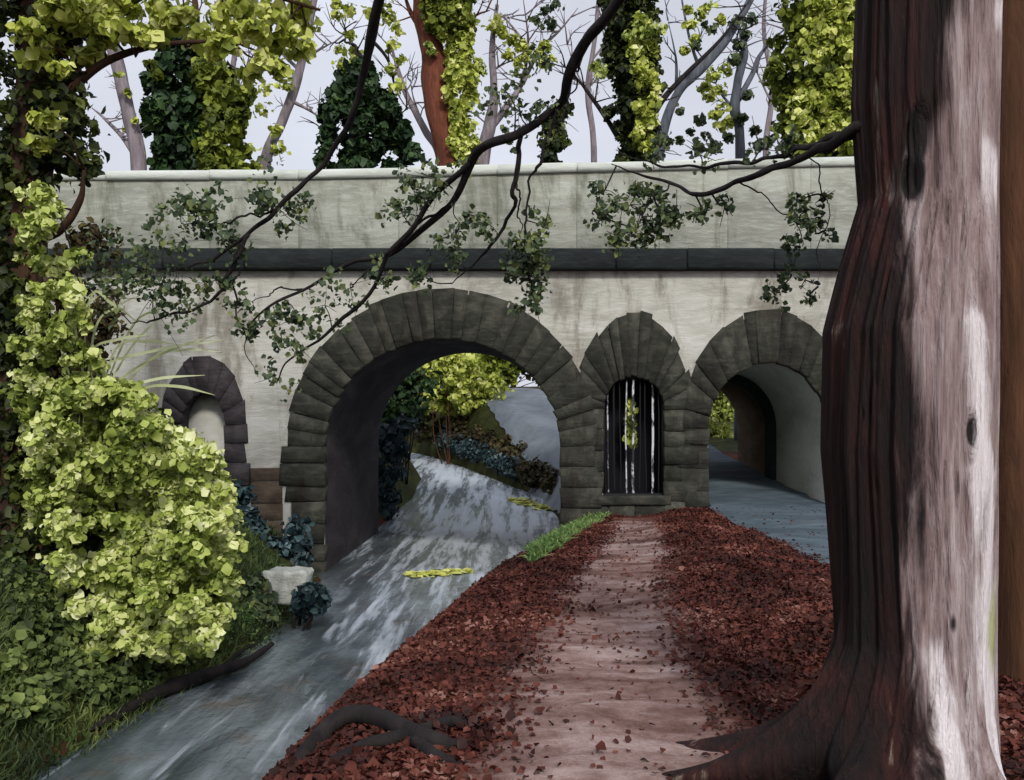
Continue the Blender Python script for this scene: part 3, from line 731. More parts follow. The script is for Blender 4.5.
for i, (nm, pts, rad_) in enumerate(LD):
    cp = crook(catmull([P(*q) for q in pts], 90), .035 if i < 2 else .015, i); q = MB(); q.tube(cp, np.array(rad_) * (.62 if i < 2 else .72), 9, True, .22, i)
    q.build('limb', M['bark_dark'], tree, True); limbpts.append(cp)
BR = [([(527, 138, 7.0), (520, 166, 7.1), (518, 194, 7.2), (513, 214, 7.3), (496, 239, 7.5), (475, 263, 7.7), (452, 285, 7.8)], .026),
      ([(555, 100, 6.8), (540, 150, 6.9), (527, 190, 7.0), (526, 235, 7.1), (522, 262, 7.2)], .016),
      ([(522, 170, 7.1), (520, 205, 7.15), (521, 240, 7.2)], .012),
      ([(479, 166, 7.4), (455, 186, 7.55), (425, 225, 7.8), (392, 250, 8.0), (385, 265, 8.1), (365, 303, 8.3), (337, 329, 8.5), (301, 348, 8.8), (285, 365, 8.9), (277, 383, 9.0)], .032),
      ([(451, 200, 7.7), (420, 222, 7.9), (380, 262, 8.2), (343, 292, 8.4)], .016),
      ([(572, 52, 6.5), (574, 80, 6.6), (560, 120, 6.7), (548, 150, 6.9)], .010),
      ([(250, 232, 8.8), (234, 262, 8.9), (221, 293, 9.0), (187, 310, 9.1), (152, 321, 9.2), (130, 322, 9.2)], .026),
      ([(240, 240, 8.8), (236, 275, 8.9), (239, 320, 9.0), (256, 376, 9.1)], .016),
      ([(277, 204, 8.7), (250, 214, 8.8), (208, 225, 8.9), (180, 222, 9.0)], .016),
      ([(371, 59, 7.8), (345, 40, 8.0), (325, 52, 8.2)], .014),
      ([(301, 290, 8.8), (275, 290, 8.9), (245, 310, 9.0)], .012),
      ([(735, 188, 5.3), (770, 205, 5.35), (800, 235, 5.4), (790, 275, 5.45)], .006),
      ([(805, 152, 4.9), (826, 190, 4.95), (822, 240, 5.0), (815, 290, 5.05)], .005),
      ([(675, 183, 5.7), (650, 200, 5.8), (632, 235, 5.9)], .007)]
for i, (pts, r0) in enumerate(BR):
    q = MB(); cp = catmull([P(*a) for a in pts], 44); al_ = np.concatenate(limbpts); cp = cp + np.outer(np.linspace(1, 0, 44) ** 2, al_[np.argmin(np.linalg.norm(al_ - cp[0], axis=1))] - cp[0]); cp = crook(cp, .02, i + 50); r0 *= .75; q.tube(cp, [r0, r0 * .85, r0 * .6, r0 * .2], 7, True, .2, i + 20); limbpts.append(cp)
    q.build('branch', M['bark_dark'], tree, True)
# hanging leaf sprays: (px, py, depth, radius px, count)
SP = [(205, 205, 8.9, 26, 90), (180, 215, 9, 20, 60), (270, 195, 8.7, 26, 80), (285, 215, 8.7, 18, 40), (225, 240, 8.9, 24, 60), (160, 245, 9.1, 30, 60), (140, 270, 9.2, 34, 60), (150, 300, 9.2, 30, 70), (180, 300, 9.1, 26, 60), (110, 290, 9.2, 28, 50),
      (215, 280, 9, 18, 25), (245, 300, 9, 16, 30), (265, 320, 9, 18, 36), (290, 320, 8.9, 20, 44), (300, 345, 8.8, 18, 36), (275, 375, 9, 16, 24), (245, 330, 9, 14, 24), (325, 305, 8.6, 18, 30), (350, 285, 8.4, 22, 34), (385, 275, 8.1, 16, 26),
      (415, 195, 7.8, 20, 46), (400, 210, 7.9, 18, 36), (440, 180, 7.6, 22, 50), (460, 225, 7.6, 22, 46), (455, 250, 7.7, 16, 30), (425, 275, 7.9, 18, 30), (490, 225, 7.5, 16, 26), (505, 90, 7, 24, 36), (520, 110, 7, 22, 36),
      (530, 250, 7.1, 22, 90), (528, 275, 7.2, 22, 90), (535, 298, 7.2, 15, 40), (515, 265, 7.2, 18, 60), (545, 225, 7.1, 14, 20), (560, 120, 6.8, 18, 20), (545, 60, 6.5, 20, 26),
      (630, 205, 5.9, 20, 70), (650, 220, 5.9, 24, 90), (675, 215, 5.8, 20, 60), (620, 235, 5.9, 18, 60), (700, 210, 5.6, 14, 26), (605, 215, 6, 14, 30), (640, 240, 5.9, 16, 40), (725, 205, 5.5, 12, 16), (605, 190, 6, 12, 20),
      (815, 225, 5, 16, 46), (800, 215, 5.3, 12, 26), (820, 200, 5, 12, 24), (790, 245, 5.4, 12, 22), (780, 275, 5.4, 12, 20), (775, 295, 5.45, 12, 20), (805, 280, 5.1, 9, 12), (810, 300, 5.05, 9, 14), (800, 200, 5, 10, 16),
      (700, 155, 5.5, 18, 30), (760, 148, 5.2, 18, 24), (660, 150, 5.8, 18, 34), (790, 142, 5, 14, 20)]
allp = np.concatenate(limbpts); rs = np.random.RandomState(31); parts_ = []; tw = MB()
for (px, py, d, rp_, n) in SP:
    c = P(px, py, d); r_ = rp_ / F * d
    a = allp[np.argmin(np.linalg.norm(allp - c, axis=1))]
    mid = (a + c) / 2 + rs.randn(3) * .03
    tw.tube(catmull([a, mid, c, c + (c - a) * .25 + rs.randn(3) * r_ * .5], 10), [.006, .004, .002], 5)
    for _ in range(3):
        e = c + rs.randn(3) * r_ * .7; tw.tube([c, (c + e) / 2 + rs.randn(3) * .01, e], [.003, .0015], 4)
    n = int(n * 2.3); sub = c + rs.randn(6, 3) * r_ * np.array([.55, .4, .5])
    pos = sub[rs.randint(0, 6, n)] + rs.randn(n, 3) * r_ * .24
    parts_.append(leaves(pos, np.tile([0, -.5, .6], (n, 1)), .0056 * d, rs, .9, .5))
tw.build('twigs', M['bark_dark'], tree)
Vv, Ff = merge_lv(parts_); mesh_obj('leaves', Vv, Ff, M['branchleaf'], tree)

# a slim trunk in place of the upright wooden strip at the right edge
def simple_trunk(name, label, pts, rads, mat, seed, group=None):
    cp = catmull(pts, 50); q = MB(); q.tube(cp, rads, 14, True, .08, seed)
    return tag(q.build(name, mat, None, True), label, 'tree', group)
b = thing('edge_trunk', 'slim brown trunk in place of a wooden strip right of the pale peeled trunk', 'tree', (P(1030, 0, 6.2)[0], 6.2, 0))
q = MB(); q.tube(catmull([(3.17, 6.2, -.2), (3.15, 6.2, 1.5), (3.17, 6.25, 3.5), (3.14, 6.3, 6)], 60), [.2, .16, .155, .13], 16, True, .07, 3); q.build('trunk', M['bark_brown'], b, True)

# ---------------------------------------------------------------- ivy clad tree at the left edge, with lime leaves over the top of the view
lt = thing('ivy_clad_tree', 'brown ivy covered tree at the left edge with a lime green canopy', 'tree', (P(30, 0, 11)[0], 11, .3))
q = MB(); ax_ = catmull([P(28, 560, 11), P(26, 400, 11), P(24, 250, 11), P(34, 120, 11), P(40, 0, 11), P(46, -140, 11), P(60, -300, 11)], 70)
q.tube(ax_, [.34, .26, .24, .22, .2, .16, .1], 14, True, .1, 4); q.build('trunk', M['bark_edge'], lt, True)
lim = []
for i, pts in enumerate([[(40, 60), (90, 10), (170, -20), (250, -10), (320, 10)], [(36, 130), (70, 90), (110, 60), (160, 45), (230, 40)], [(42, -60), (120, -70), (220, -60), (300, -30)], [(30, 240), (60, 230), (80, 200), (84, 170)], [(44, 20), (20, -20), (-20, -60)]]):
    cp = catmull([P(a, b_, 11 - .1 * j) for j, (a, b_) in enumerate(pts)], 30); lim.append(cp); q = MB(); q.tube(cp, [.07, .05, .035, .015], 8, True, .1, i); q.build('limb', M['bark_edge'], lt, True)
rs = np.random.RandomState(41); cl1 = []; cl2 = []
for py in np.arange(-260, 560, 9):
    for _ in range(4):
        a = ax_[np.argmin(abs(ax_[:, 2] - P(0, py, 11)[2]))]
        off = rs.uniform(-.5, -.02 if 178 < py < 300 else .45)
        cl1.append((a + [off + .12, rs.uniform(-.35, .25), rs.uniform(-.1, .1)], [.2, .18, .24], 26))
for py in np.arange(290, 560, 7): cl1.append((P(rs.uniform(6, 40), py, 10.75), np.array([.17, .12, .2]), 34))
for (px, py, r_) in [(70, 150, 22), (82, 120, 22), (66, 90, 26), (88, 165, 14), (60, 60, 26), (50, 170, 24)]: cl1.append((P(px, py, 10.9), np.array([r_, r_, r_ * 1.2]) / F * 11, 60))
for (px, py, r_) in [(50, 20, 24), (35, 60, 18), (55, 45, 16), (80, 25, 20), (95, 10, 18), (110, 22, 20), (125, 30, 18), (140, 36, 16), (155, 38, 14), (60, 5, 20), (88, 56, 16), (60, 70, 12), (40, 90, 12), (30, 30, 16), (45, 120, 14), (38, 145, 12), (28, 165, 12), (55, 12, 18),
                     (165, 22, 20), (185, 15, 16), (160, 6, 16), (205, 38, 16), (222, 45, 16), (235, 34, 18), (255, 30, 18), (270, 45, 18), (285, 35, 20), (298, 25, 18), (300, 50, 14), (262, 62, 14), (280, 70, 12), (250, 75, 12), (215, 55, 10), (300, 10, 14), (195, 40, 12),
                     (222, 15, 16), (240, 8, 16), (270, 12, 14), (130, 8, 16), (100, 42, 12), (42, 200, 12), (30, 215, 14)]:
    cl2.append((P(px, py, 10.7 + rs.uniform(-.5, .4)), np.array([r_, r_ * .9, r_ * .62]) / F * 11, r_ * 2.2))
for _ in range(40): cl2.append((P(rs.uniform(-60, 330), rs.uniform(-170, -12), 10.6 + rs.uniform(-1, 1)), np.array([.24, .24, .16]), 40))
Vv, Ff = clump_leaves(cl1, .095, rs); mesh_obj('ivy', Vv, Ff, M['deep'], lt)
Vv, Ff = clump_leaves(cl2, .10, rs, 2.0, .2, wide=.5); mesh_obj('leaves', Vv, Ff, M['lime2'], lt)
tw = MB()
for c, r_, n in cl2[:42]:
    a = min((l_[np.argmin(np.linalg.norm(l_ - c, axis=1))] for l_ in lim), key=lambda z: np.linalg.norm(z - c))
    tw.tube([a, (a + c) / 2 + rs.randn(3) * .05, c], [.016, .006], 5)
tw.build('twigs', M['bark_edge'], lt)

# ---------------------------------------------------------------- lime bush on the left bank
def bush(name, label, clumps, mat, size, seed, stems, loc, group=None, dens=1, cat='bush', stemmat=None, **kw):
    rs = np.random.RandomState(seed); o = thing(name, label, cat, loc, group)
    Vv, Ff = clump_leaves(clumps, size, rs, dens, **kw); mesh_obj('leaves', Vv, Ff, mat, o)
    q = MB(); base = np.array(loc)
    for i in range(stems):
        c = clumps[int(i * len(clumps) / stems)][0]
        q.tube(catmull([base + [rs.uniform(-.2, .2), rs.uniform(-.15, .15), -.1], (base * .6 + c * .4) + rs.randn(3) * .08, (base * .2 + c * .8) + rs.randn(3) * .06, c], 14), [.03, .022, .012, .006], 6, True, .1, i)
    q.build('stems', stemmat or M['bark_brown'], o)
    return o
rs = np.random.RandomState(51); cl = []
OUT = [(15, 185, 45), (18, 200, 62), (20, 240, 78), (18, 300, 84), (20, 350, 94), (22, 385, 122), (25, 420, 165), (28, 450, 205), (30, 480, 225), (36, 520, 234), (50, 550, 239), (62, 580, 240), (70, 610, 230), (90, 650, 200), (110, 680, 150)]
for _ in range(560):
    py = rs.uniform(185, 640) if rs.rand() < .34 else rs.uniform(385, 655)
    a = np.interp(py, [o_[1] for o_ in OUT], [o_[0] for o_ in OUT]); b_ = np.interp(py, [o_[1] for o_ in OUT], [o_[2] for o_ in OUT])
    u = rs.rand(); px = a + (b_ - a) * u
    d = 9.6 + 1.4 * (1 - u) * rs.rand() + rs.uniform(-.5, .5) * min(1, (b_ - a) / 120)
    r_ = rs.uniform(8, 17) * (1 if b_ - a > 80 else .75)
    cl.append((P(px, py, d), np.array([r_, r_, r_ * .75]) / F * d, r_ * r_ * .42))
bush('lime_bush', 'bright lime green bush spreading over the left bank of the stream', cl, M['lime'], .066, 52, 7, gz(-4.3, 10.7), dens=1.25, shell=.3, wide=.5, stemmat=M['bark_dark'])
# undergrowth inside and below it, standing on the bank
def bank_at(px, py, y0=5.0, y1=18.0):
    """where the view ray under a picture position first meets the ground"""
    ys_ = np.linspace(y0, y1, 500); xs_ = (px - 512) / F * ys_; zs_ = EYE - (py - HOR) / F * ys_
    hit = np.nonzero(zs_ <= H(xs_, ys_))[0]
    k_ = hit[0] if len(hit) else 499
    return np.array([xs_[k_], ys_[k_], zs_[k_]])
def low_shrub(name, label, px_py, r_, n, mat, size, seed, cat, lift=.12, **kw):
    rs = np.random.RandomState(seed); cl = []
    for px, py in px_py:
        c = bank_at(px, py); c = c + [0, -.05, lift * rs.uniform(.3, 1.3)]
        q_ = r_ * rs.uniform(.7, 1.3) / F * c[1]; cl.append((c, np.array([q_, q_, q_]), n))
    b_ = np.mean([c[0] for c in cl], 0)
    return bush(name, label, cl, mat, size, seed + 1, 6, gz(b_[0], b_[1]), cat=cat, stemmat=M['bark_dark'], **kw)
rs = np.random.RandomState(53); cl = []
for _ in range(200):
    py = rs.uniform(400, 600); px = rs.uniform(15, 150 if py < 480 else 215)
    d = 10.7 + rs.uniform(-.4, .6); r_ = rs.uniform(12, 22); cl.append((P(px, py, d), np.array([r_, r_, r_]) / F * d, 40))
bush('dark_shrub', 'dark green shrub in the shade behind the lime bush', cl, M['deep'], .08, 53, 8, gz(-4.6, 10.7), cat='shrub')
rs = np.random.RandomState(57)
low_shrub('dark_shrub', 'low dark green growth on the bank below the lime bush', [(a, rs.uniform(565, 745 - (a - 12) * .42)) for a in rs.uniform(12, 225, 250)], 15, 40, M['bankgreen'], .07, 58, 'shrub', .18)
low_shrub('grassy_plant', 'olive green plants on the bank edge just above the fallen branch', [(a, np.interp(a, [130, 270], [668, 620]) + rs.randn() * 9) for a in rs.uniform(130, 262, 60)], 11, 40, M['moss'], .06, 60, 'plant', .1, wide=.16)
low_shrub('fern_clump', 'blue green fern clump under the lime bush at left', [(62, 575), (75, 582), (50, 592), (70, 596), (58, 606)], 12, 50, M['teal'], .06, 62, 'fern', .2, wide=.2)
low_shrub('fern_clump', 'blue green fern clump low on the bank near the fallen branch', [(95, 655), (108, 660), (116, 668), (101, 664)], 10, 50, M['teal'], .05, 64, 'fern', .12, wide=.2)
cl = [(P(rs.uniform(58, 112), rs.uniform(235, 400), 10.9), np.array([.17, .15, .17]), 40) for _ in range(46)]
bush('brown_thicket', 'dark olive brown thicket between the left trunk and the small arch', cl, M['thicket'], .07, 66, 9, gz(-4.7, 10.9), cat='shrub')
# pale strap leaved plant arching out in front of the small arch
rs = np.random.RandomState(55); q = MB()
pl = thing('strap_leaf_plant', 'pale strap leaved plant arching out above the lime bush', 'plant', tuple(P(95, 420, 10)))
for (a, b_) in [((100, 370), (225, 300 + 40)), ((95, 330), (140, 295)), ((120, 380), (215, 335)), ((90, 300), (135, 320)), ((110, 395), (205, 375)), ((75, 325), (95, 290)), ((130, 330), (190, 300)), ((115, 350), (180, 345)), ((60, 340), (100, 295)), ((140, 390), (215, 395)), ((120, 365), (165, 315)), ((90, 355), (150, 335)), ((150, 360), (222, 352))]:
    A = P(a[0], a[1], 10.0); B = P(b_[0], b_[1], 9.5 + rs.uniform(-.3, .2)); C0 = P(88 + rs.uniform(-10, 10), 425, 10.1)
    cp = catmull([C0, A, (A + B) / 2 + [0, 0, .06], B], 22); wv = np.interp(np.linspace(0, 1, 22), [0, .3, .75, 1], [.004, .013, .016, .001])
    T = unit(np.gradient(cp, axis=0)); sd_ = unit(np.cross(T, np.array([0, -1, .3])))
    Vv = np.concatenate([cp - sd_ * wv[:, None], cp + [0, 0, -.006], cp + sd_ * wv[:, None]])
    Ff = []
    for i in range(21): Ff += [[i, i + 1, 22 + i + 1, 22 + i], [22 + i, 22 + i + 1, 44 + i + 1, 44 + i]]
    q.add(Vv, Ff)
q.build('blades', M['straw'], pl)

# ---------------------------------------------------------------- small shrubs and things on the banks
def shrub_px(name, label, spots, d, mat, size, seed, group=None, cat='shrub', wide=.3, n=55, r_=13, stemmat=None):
    cl = []; rs = np.random.RandomState(seed)
    for px, py in spots:
        cl.append((P(px, py, d + rs.uniform(-.25, .25)), np.array([r_, r_, r_ * .85]) / F * d * rs.uniform(.8, 1.2), n))
    for c_, q_, n_ in list(cl):
        hz = float(H(c_[0], c_[1] - .1)); wz_ = float(WL(c_[1]))
        if hz > wz_ + .03 and c_[2] - hz < 1.1: cl.append((np.array([c_[0] + rs.uniform(-.1, .1), c_[1] - .1, (max(hz, wz_) + c_[2]) / 2]), q_, n_)); cl.append((np.array([c_[0] + rs.uniform(-.1, .1), c_[1] - .15, max(hz, wz_) + q_[2] * .5]), q_ * .9, n_))
    bx_ = np.mean([c[0][0] for c in cl]); by_ = np.mean([c[0][1] for c in cl])
    return bush(name, label, cl, mat, size, seed, 5, gz(bx_, by_), group, cat=cat, wide=wide, stemmat=stemmat or M['bark_dark'])
def spots(x0, x1, y0, y1, n, seed, f=None):
    rs = np.random.RandomState(seed); out = []
    while len(out) < n:
        a, b_ = rs.uniform(x0, x1), rs.uniform(y0, y1)
        if f is None or f(a, b_): out.append((a, b_))
    return out
G1 = 'blue green shrubs along the stream'
shrub_px('bank_shrub', 'blue green shrub against the bridge plinth left of the main arch', spots(222, 300, 488, 560, 24, 1, lambda a, b_: b_ > 485 + (a - 222) * .5 and b_ < 570), 17.6, M['teal'], .15, 61, G1)
shrub_px('bank_shrub', 'low blue green shrub to the right of the white stone', spots(300, 322, 592, 616, 14, 2), 13.6, M['teal'], .12, 62, G1, r_=11)
shrub_px('bank_shrub', 'grey green low shrub to the left of the white stone', spots(245, 272, 570, 625, 9, 3), 13.6, M['branchleaf'], .11, 63, G1, r_=11)
shrub_px('bank_shrub', 'blue green shrub just inside the main arch by its dark vault', spots(376, 404, 425, 535, 22, 4, lambda a, b_: a < 408 - (b_ - 425) * .25), 29, M['teal'], .22, 64, G1, r_=12)
shrub_px('bank_shrub', 'taller dark shrub on the left bank beyond the main arch', spots(385, 425, 370, 430, 18, 5), 33, M['dark'], .25, 65, G1, r_=14)
def bank_line(label, u0, u1, mat, seed, up, r_=10, size=.17, n=50):
    rs = np.random.RandomState(seed); cl = []
    for u_ in np.linspace(u0, u1, 14):
        for k_ in range(2):
            px = 444 + 112 * u_ + rs.randn() * 2; py = 452 + 46 * u_ - rs.uniform(*up)
            c = bank_at(px, py, 27.5, 60) + [0, -.1, .15]; q_ = r_ * rs.uniform(.7, 1.2) / F * c[1]; cl.append((c, np.array([q_, q_, q_ * .85]), n))
    b_ = np.mean([c[0] for c in cl], 0)
    bush('bank_shrub', label, cl, mat, size, seed + 1, 4, (b_[0], b_[1], b_[2] - .5), G1, cat='shrub', wide=.3, stemmat=M['bark_dark'])
bank_line('blue green shrub on the bank where the far stream turns away', 0, .33, M['teal'], 166, (4, 16))
bank_line('dark blue green shrub midway along the bank right of the far stream', .36, .68, M['teal'], 168, (4, 18))
bank_line('brownish olive shrub at the foot of the track beside the arch', .72, .98, M['thicket'], 170, (4, 18))
bank_line('brown leafed scrub on the bank just under the pale track', .15, .7, M['thicket'], 172, (20, 34), 8)
cl = sub_clumps(P(448, 382, 43), np.array([2.5, 1.2, 1.5]), 80, .5, 70, np.random.RandomState(71))
bush('round_bush', 'bright lime bush seen through the top of the main arch', cl, M['lime2'], .22, 72, 6, gz(-2.8, 43), 'bushes beyond the bridge')
cl = sub_clumps(P(508, 362, 50), np.array([3.6, 1.5, 1.7]), 60, .6, 70, np.random.RandomState(73))
bush('round_bush', 'olive brown bush behind the pale track under the main arch crown', cl, M['olive'], .26, 74, 6, gz(-.2, 50), 'bushes beyond the bridge')
cl = sub_clumps(P(455, 430, 45), np.array([1.7, .9, 1.0]), 46, .42, 60, np.random.RandomState(79))
bush('round_bush', 'low brown green thicket on the mound between stream and track', cl, M['thicket'], .2, 80, 6, gz(-2.4, 45.5), 'bushes beyond the bridge')
cl = sub_clumps(P(400, 360, 52), np.array([4.5, 1.5, 3.6]), 70, .7, 55, np.random.RandomState(75))
bush('round_bush', 'dark green bush beyond the left side of the main arch', cl, M['dark'], .34, 76, 6, gz(-5.6, 52), 'bushes beyond the bridge')
cl = sub_clumps(P(722, 402, 40), np.array([1.9, 1.0, 1.7]), 90, .45, 70, np.random.RandomState(77))
bush('round_bush', 'sunlit yellow green bush filling the far end of the right tunnel', cl, M['lime'], .18, 78, 6, gz(8.4, 40), 'bushes beyond the bridge')
cl = sub_clumps(P(714, 441, 33), np.array([.75, .5, .5]), 26, .28, 60, np.random.RandomState(87))
bush('round_bush', 'low shaded green bush on the ground at the far tunnel mouth', cl, M['lime2'], .13, 88, 5, gz(6.7, 33), 'bushes beyond the bridge')

# white stone block
def rock(name, c, sz, mat, seed, label, cat='stone'):
    rs = np.random.RandomState(seed); n = 9
    q = MB(); u = np.linspace(-1, 1, n); Vv = []; idx = {}
    for i in range(n):
        for j in range(n):
            for k_ in range(n):
                if max(abs(u[i]), abs(u[j]), abs(u[k_])) > .99:
                    v = np.array([u[i], u[j], u[k_]]); r_ = (np.abs(v) ** 12).sum() ** (1 / 12)
                    v = v / r_; idx[i, j, k_] = len(Vv)
                    nn = mnoise.noise(Vector(v * 1.8 + np.array([seed] * 3))) * .16 + mnoise.noise(Vector(v * 5 + np.array([seed] * 3))) * .09
                    Vv.append(np.array(c) + v * (1 + nn) * np.array(sz) / 2)
    Fv = []
    for a in range(n - 1):
        for b_ in range(n - 1):
            for e in (0, n - 1):
                for perm in range(3):
                    f = []
                    for (p_, q_) in ((a, b_), (a + 1, b_), (a + 1, b_ + 1), (a, b_ + 1)):
                        t_ = [p_, q_]; t_.insert(perm, e); f.append(idx[tuple(t_)])
                    Fv.append(f if (e > 0) != (perm == 1) else f[::-1])
    o = mesh_obj(name, np.array(Vv), Fv, mat, None, False); return tag(o, label, cat)
c = P(288, 585, 14.0); rock('stone_block', c, (.62, .5, .46), M['rock'], 3, 'pale white stone block at the edge of the stream before the main arch')

# dark fallen branch that also draws the bank's black shadow edge
def branch_thing(name, label, lines, mat, loc, part='limb', cat='branch', rough=.15):
    o = thing(name, label, cat, loc)
    for i, (pts, rd) in enumerate(lines):
        q = MB(); q.tube(catmull(pts, 40), rd, 9, True, rough, i + 3); q.build(part, mat, o, True)
    return o
wz = lambda px, py: P(px, py, 2.62 * F / (py - HOR))
branch_thing('shadow_branch', 'black fallen branch drawn as the shadow edge along the left water', [([wz(272, 644), wz(245, 662), wz(215, 672), wz(185, 682), wz(150, 696), wz(115, 716), wz(90, 730)], [.03, .05, .07, .075, .07, .05, .015]), ([wz(225, 668), wz(240, 652), wz(262, 641)], [.03, .022, .008])], M['bark_dark'], tuple(wz(180, 684)))
# gnarled dark roots at the bottom of the view
gp = lambda px, py, d=0: np.array([(px - 512) / F * (EYE * F / (py - HOR)), EYE * F / (py - HOR), d])
def on_ground(px, py, d):
    y = EYE * F / (py - HOR); x = (px - 512) / F * y; return (x, y, float(H(x, y)) + d)
rt = branch_thing('gnarled_root', 'gnarled dark root snaking over the red ground nearest the viewer', [
    ([on_ground(285, 760, -.06), on_ground(305, 742, .03), on_ground(340, 728, .07), on_ground(375, 732, .06), on_ground(410, 745, .06), on_ground(440, 752, .04), on_ground(492, 752, -.03)], [.03, .045, .05, .055, .05, .045, .02]),
    ([on_ground(300, 772, -.03), on_ground(350, 756, .03), on_ground(400, 748, .05), on_ground(455, 735, .05), on_ground(480, 738, -.02)], [.02, .03, .035, .03, .015]),
    ([on_ground(415, 750, .04), on_ground(440, 765, .02), on_ground(490, 768, -.03)], [.035, .03, .01])], M['bark_dark'], on_ground(390, 750, 0), 'root', 'root')
cl = [(np.array(on_ground(px, py, .04)), [.07, .07, .05], 26) for px, py in [(420, 733), (435, 730), (450, 728), (470, 735), (482, 742), (300, 735), (465, 755), (320, 726), (440, 742), (408, 738)]]
rs = np.random.RandomState(81); Vv, Ff = clump_leaves(cl, .045, rs); tag(mesh_obj('dead_leaf_heap', Vv, Ff, M['litterdark']), 'heap of dark dead leaves caught in the gnarled root', 'leaves')

# yellow weed floating on the water
def weed(label, x0, x1, y0, y1, seed):
    rs = np.random.RandomState(seed); n = 170; pos = []
    for _ in range(n):
        a = rs.rand(); px = x0 + (x1 - x0) * a; py = y0 + (y1 - y0) * a + rs.randn() * 1.6 * (1 - abs(a - .4)) 
        yq = np.linspace(6, 50, 900); yy = yq[np.argmax(EYE - (py - HOR) / F * yq <= WL(yq))]; z = float(WL(yy))
        pos.append(((px - 512) / F * yy, yy, z + .03))
    Vv, Ff = leaves(np.array(pos), np.tile([0, 0, 1.], (n, 1)), .16 if y0 > 540 else .22, rs, .12, 0, .5, .05)
    tag(mesh_obj('floating_weed', Vv, Ff, M['weed']), label, 'water weed', 'yellow weed floating on the stream')
weed('yellow weed patch floating on the stream in front of the main arch', 408, 470, 576, 572, 1)
weed('yellow weed patch floating on the stream under the right side of the arch', 512, 555, 500, 510, 2)

# leaf litter, grass, moss
rs = np.random.RandomState(91)
def scatter(n, fx, size, mat, name, label, cat, lift=.012, spread=.45, **kw):
    xs_, ys_ = fx(n); pos = np.stack([xs_, ys_, H(xs_, ys_) + lift + rs.rand(len(xs_)) * .02], 1)
    Vv, Ff = leaves(pos, np.tile([0, -.1, 1.], (len(xs_), 1)), size, rs, spread, 0, **kw)
    return tag(mesh_obj(name, Vv, Ff, mat), label, cat, None, 'stuff')
def litter_pts(n):
    y = 3.2 + 15.6 * rs.rand(n * 2) ** 1.3; x = xR(y) + .05 + (6.4 - xR(y)) * rs.rand(n * 2)
    dp = np.abs(x - pcx(y)) / phw(y); inpave = smooth((x - 3.35) / .5)
    pr = np.clip((dp - .45) / .75, .03, 1.0) * (1 - .975 * inpave)
    pr = pr * (.72 + .28 * np.sign(vnoise(x, y, 1.6, 17) + .25))
    k_ = rs.rand(n * 2) < pr
    return x[k_], y[k_]
scatter(110000, litter_pts, .034, M['litter'], 'leaf_litter', 'red brown fallen leaves carpeting the bank on both sides of the path', 'leaf litter')
scatter(9000, litter_pts, .044, M['litter'], 'leaf_litter', 'scattered larger curled brown and pinkish leaves lying over the red leaf carpet', 'leaf litter', .025, .7, fold=.5)
def grass(name, label, pts, hgt, mat, n, wid=.008, lean=.5):
    x, y = pts; n = len(x); z = H(x, y)
    d = rs.randn(n, 3) * lean; d[:, 2] = 1; d = unit(d); hh = hgt * rs.uniform(.5, 1.3, n)[:, None]
    s = unit(np.cross(d, rs.randn(n, 3))); ww = wid * rs.uniform(.6, 1.4, n)[:, None]
    b0 = np.stack([x, y, z - .01], 1); bend = rs.randn(n, 3) * .25 * hh; bend[:, 2] = -np.abs(bend[:, 2])
    m1 = b0 + d * hh * .6; tp = b0 + d * hh + bend
    Vv = np.stack([b0 - s * ww, b0 + s * ww, m1 + s * ww * .8, tp, m1 - s * ww * .8], 1).reshape(-1, 3)
    i = (np.arange(n) * 5)[:, None]
    return tag(mesh_obj(name, Vv, [i + np.array([0, 1, 2, 4]), i + np.array([4, 2, 3])], mat), label, 'grass', None, 'stuff')
def lb_pts(n):
    y = 6 + 13 * rs.rand(n); x = xL(y) + .02 - (rs.rand(n) ** 1.4) * 4.0
    k_ = vnoise(x, y, 1.1, 19) > -.35; return x[k_], y[k_]
grass('bank_grass', 'rough green grass covering the left bank of the stream', lb_pts(34000), .2, M['grass'], 0)
def moss_pts(n):
    px = rs.uniform(530, 612, n); py = np.interp(px, [530, 612], [572, 532]) + rs.randn(n) * 9
    y = 1.85 * F / (py - HOR); x = (px - 512) / F * y; k_ = (y < 18.6) & (x > xR(y) + .05) & (x < xR(y) + 1.3); return x[k_], y[k_]
grass('verge_grass', 'tuft of fresh green grass on the right bank close to the bridge', moss_pts(9000), .14, M['moss'], 0, .012)

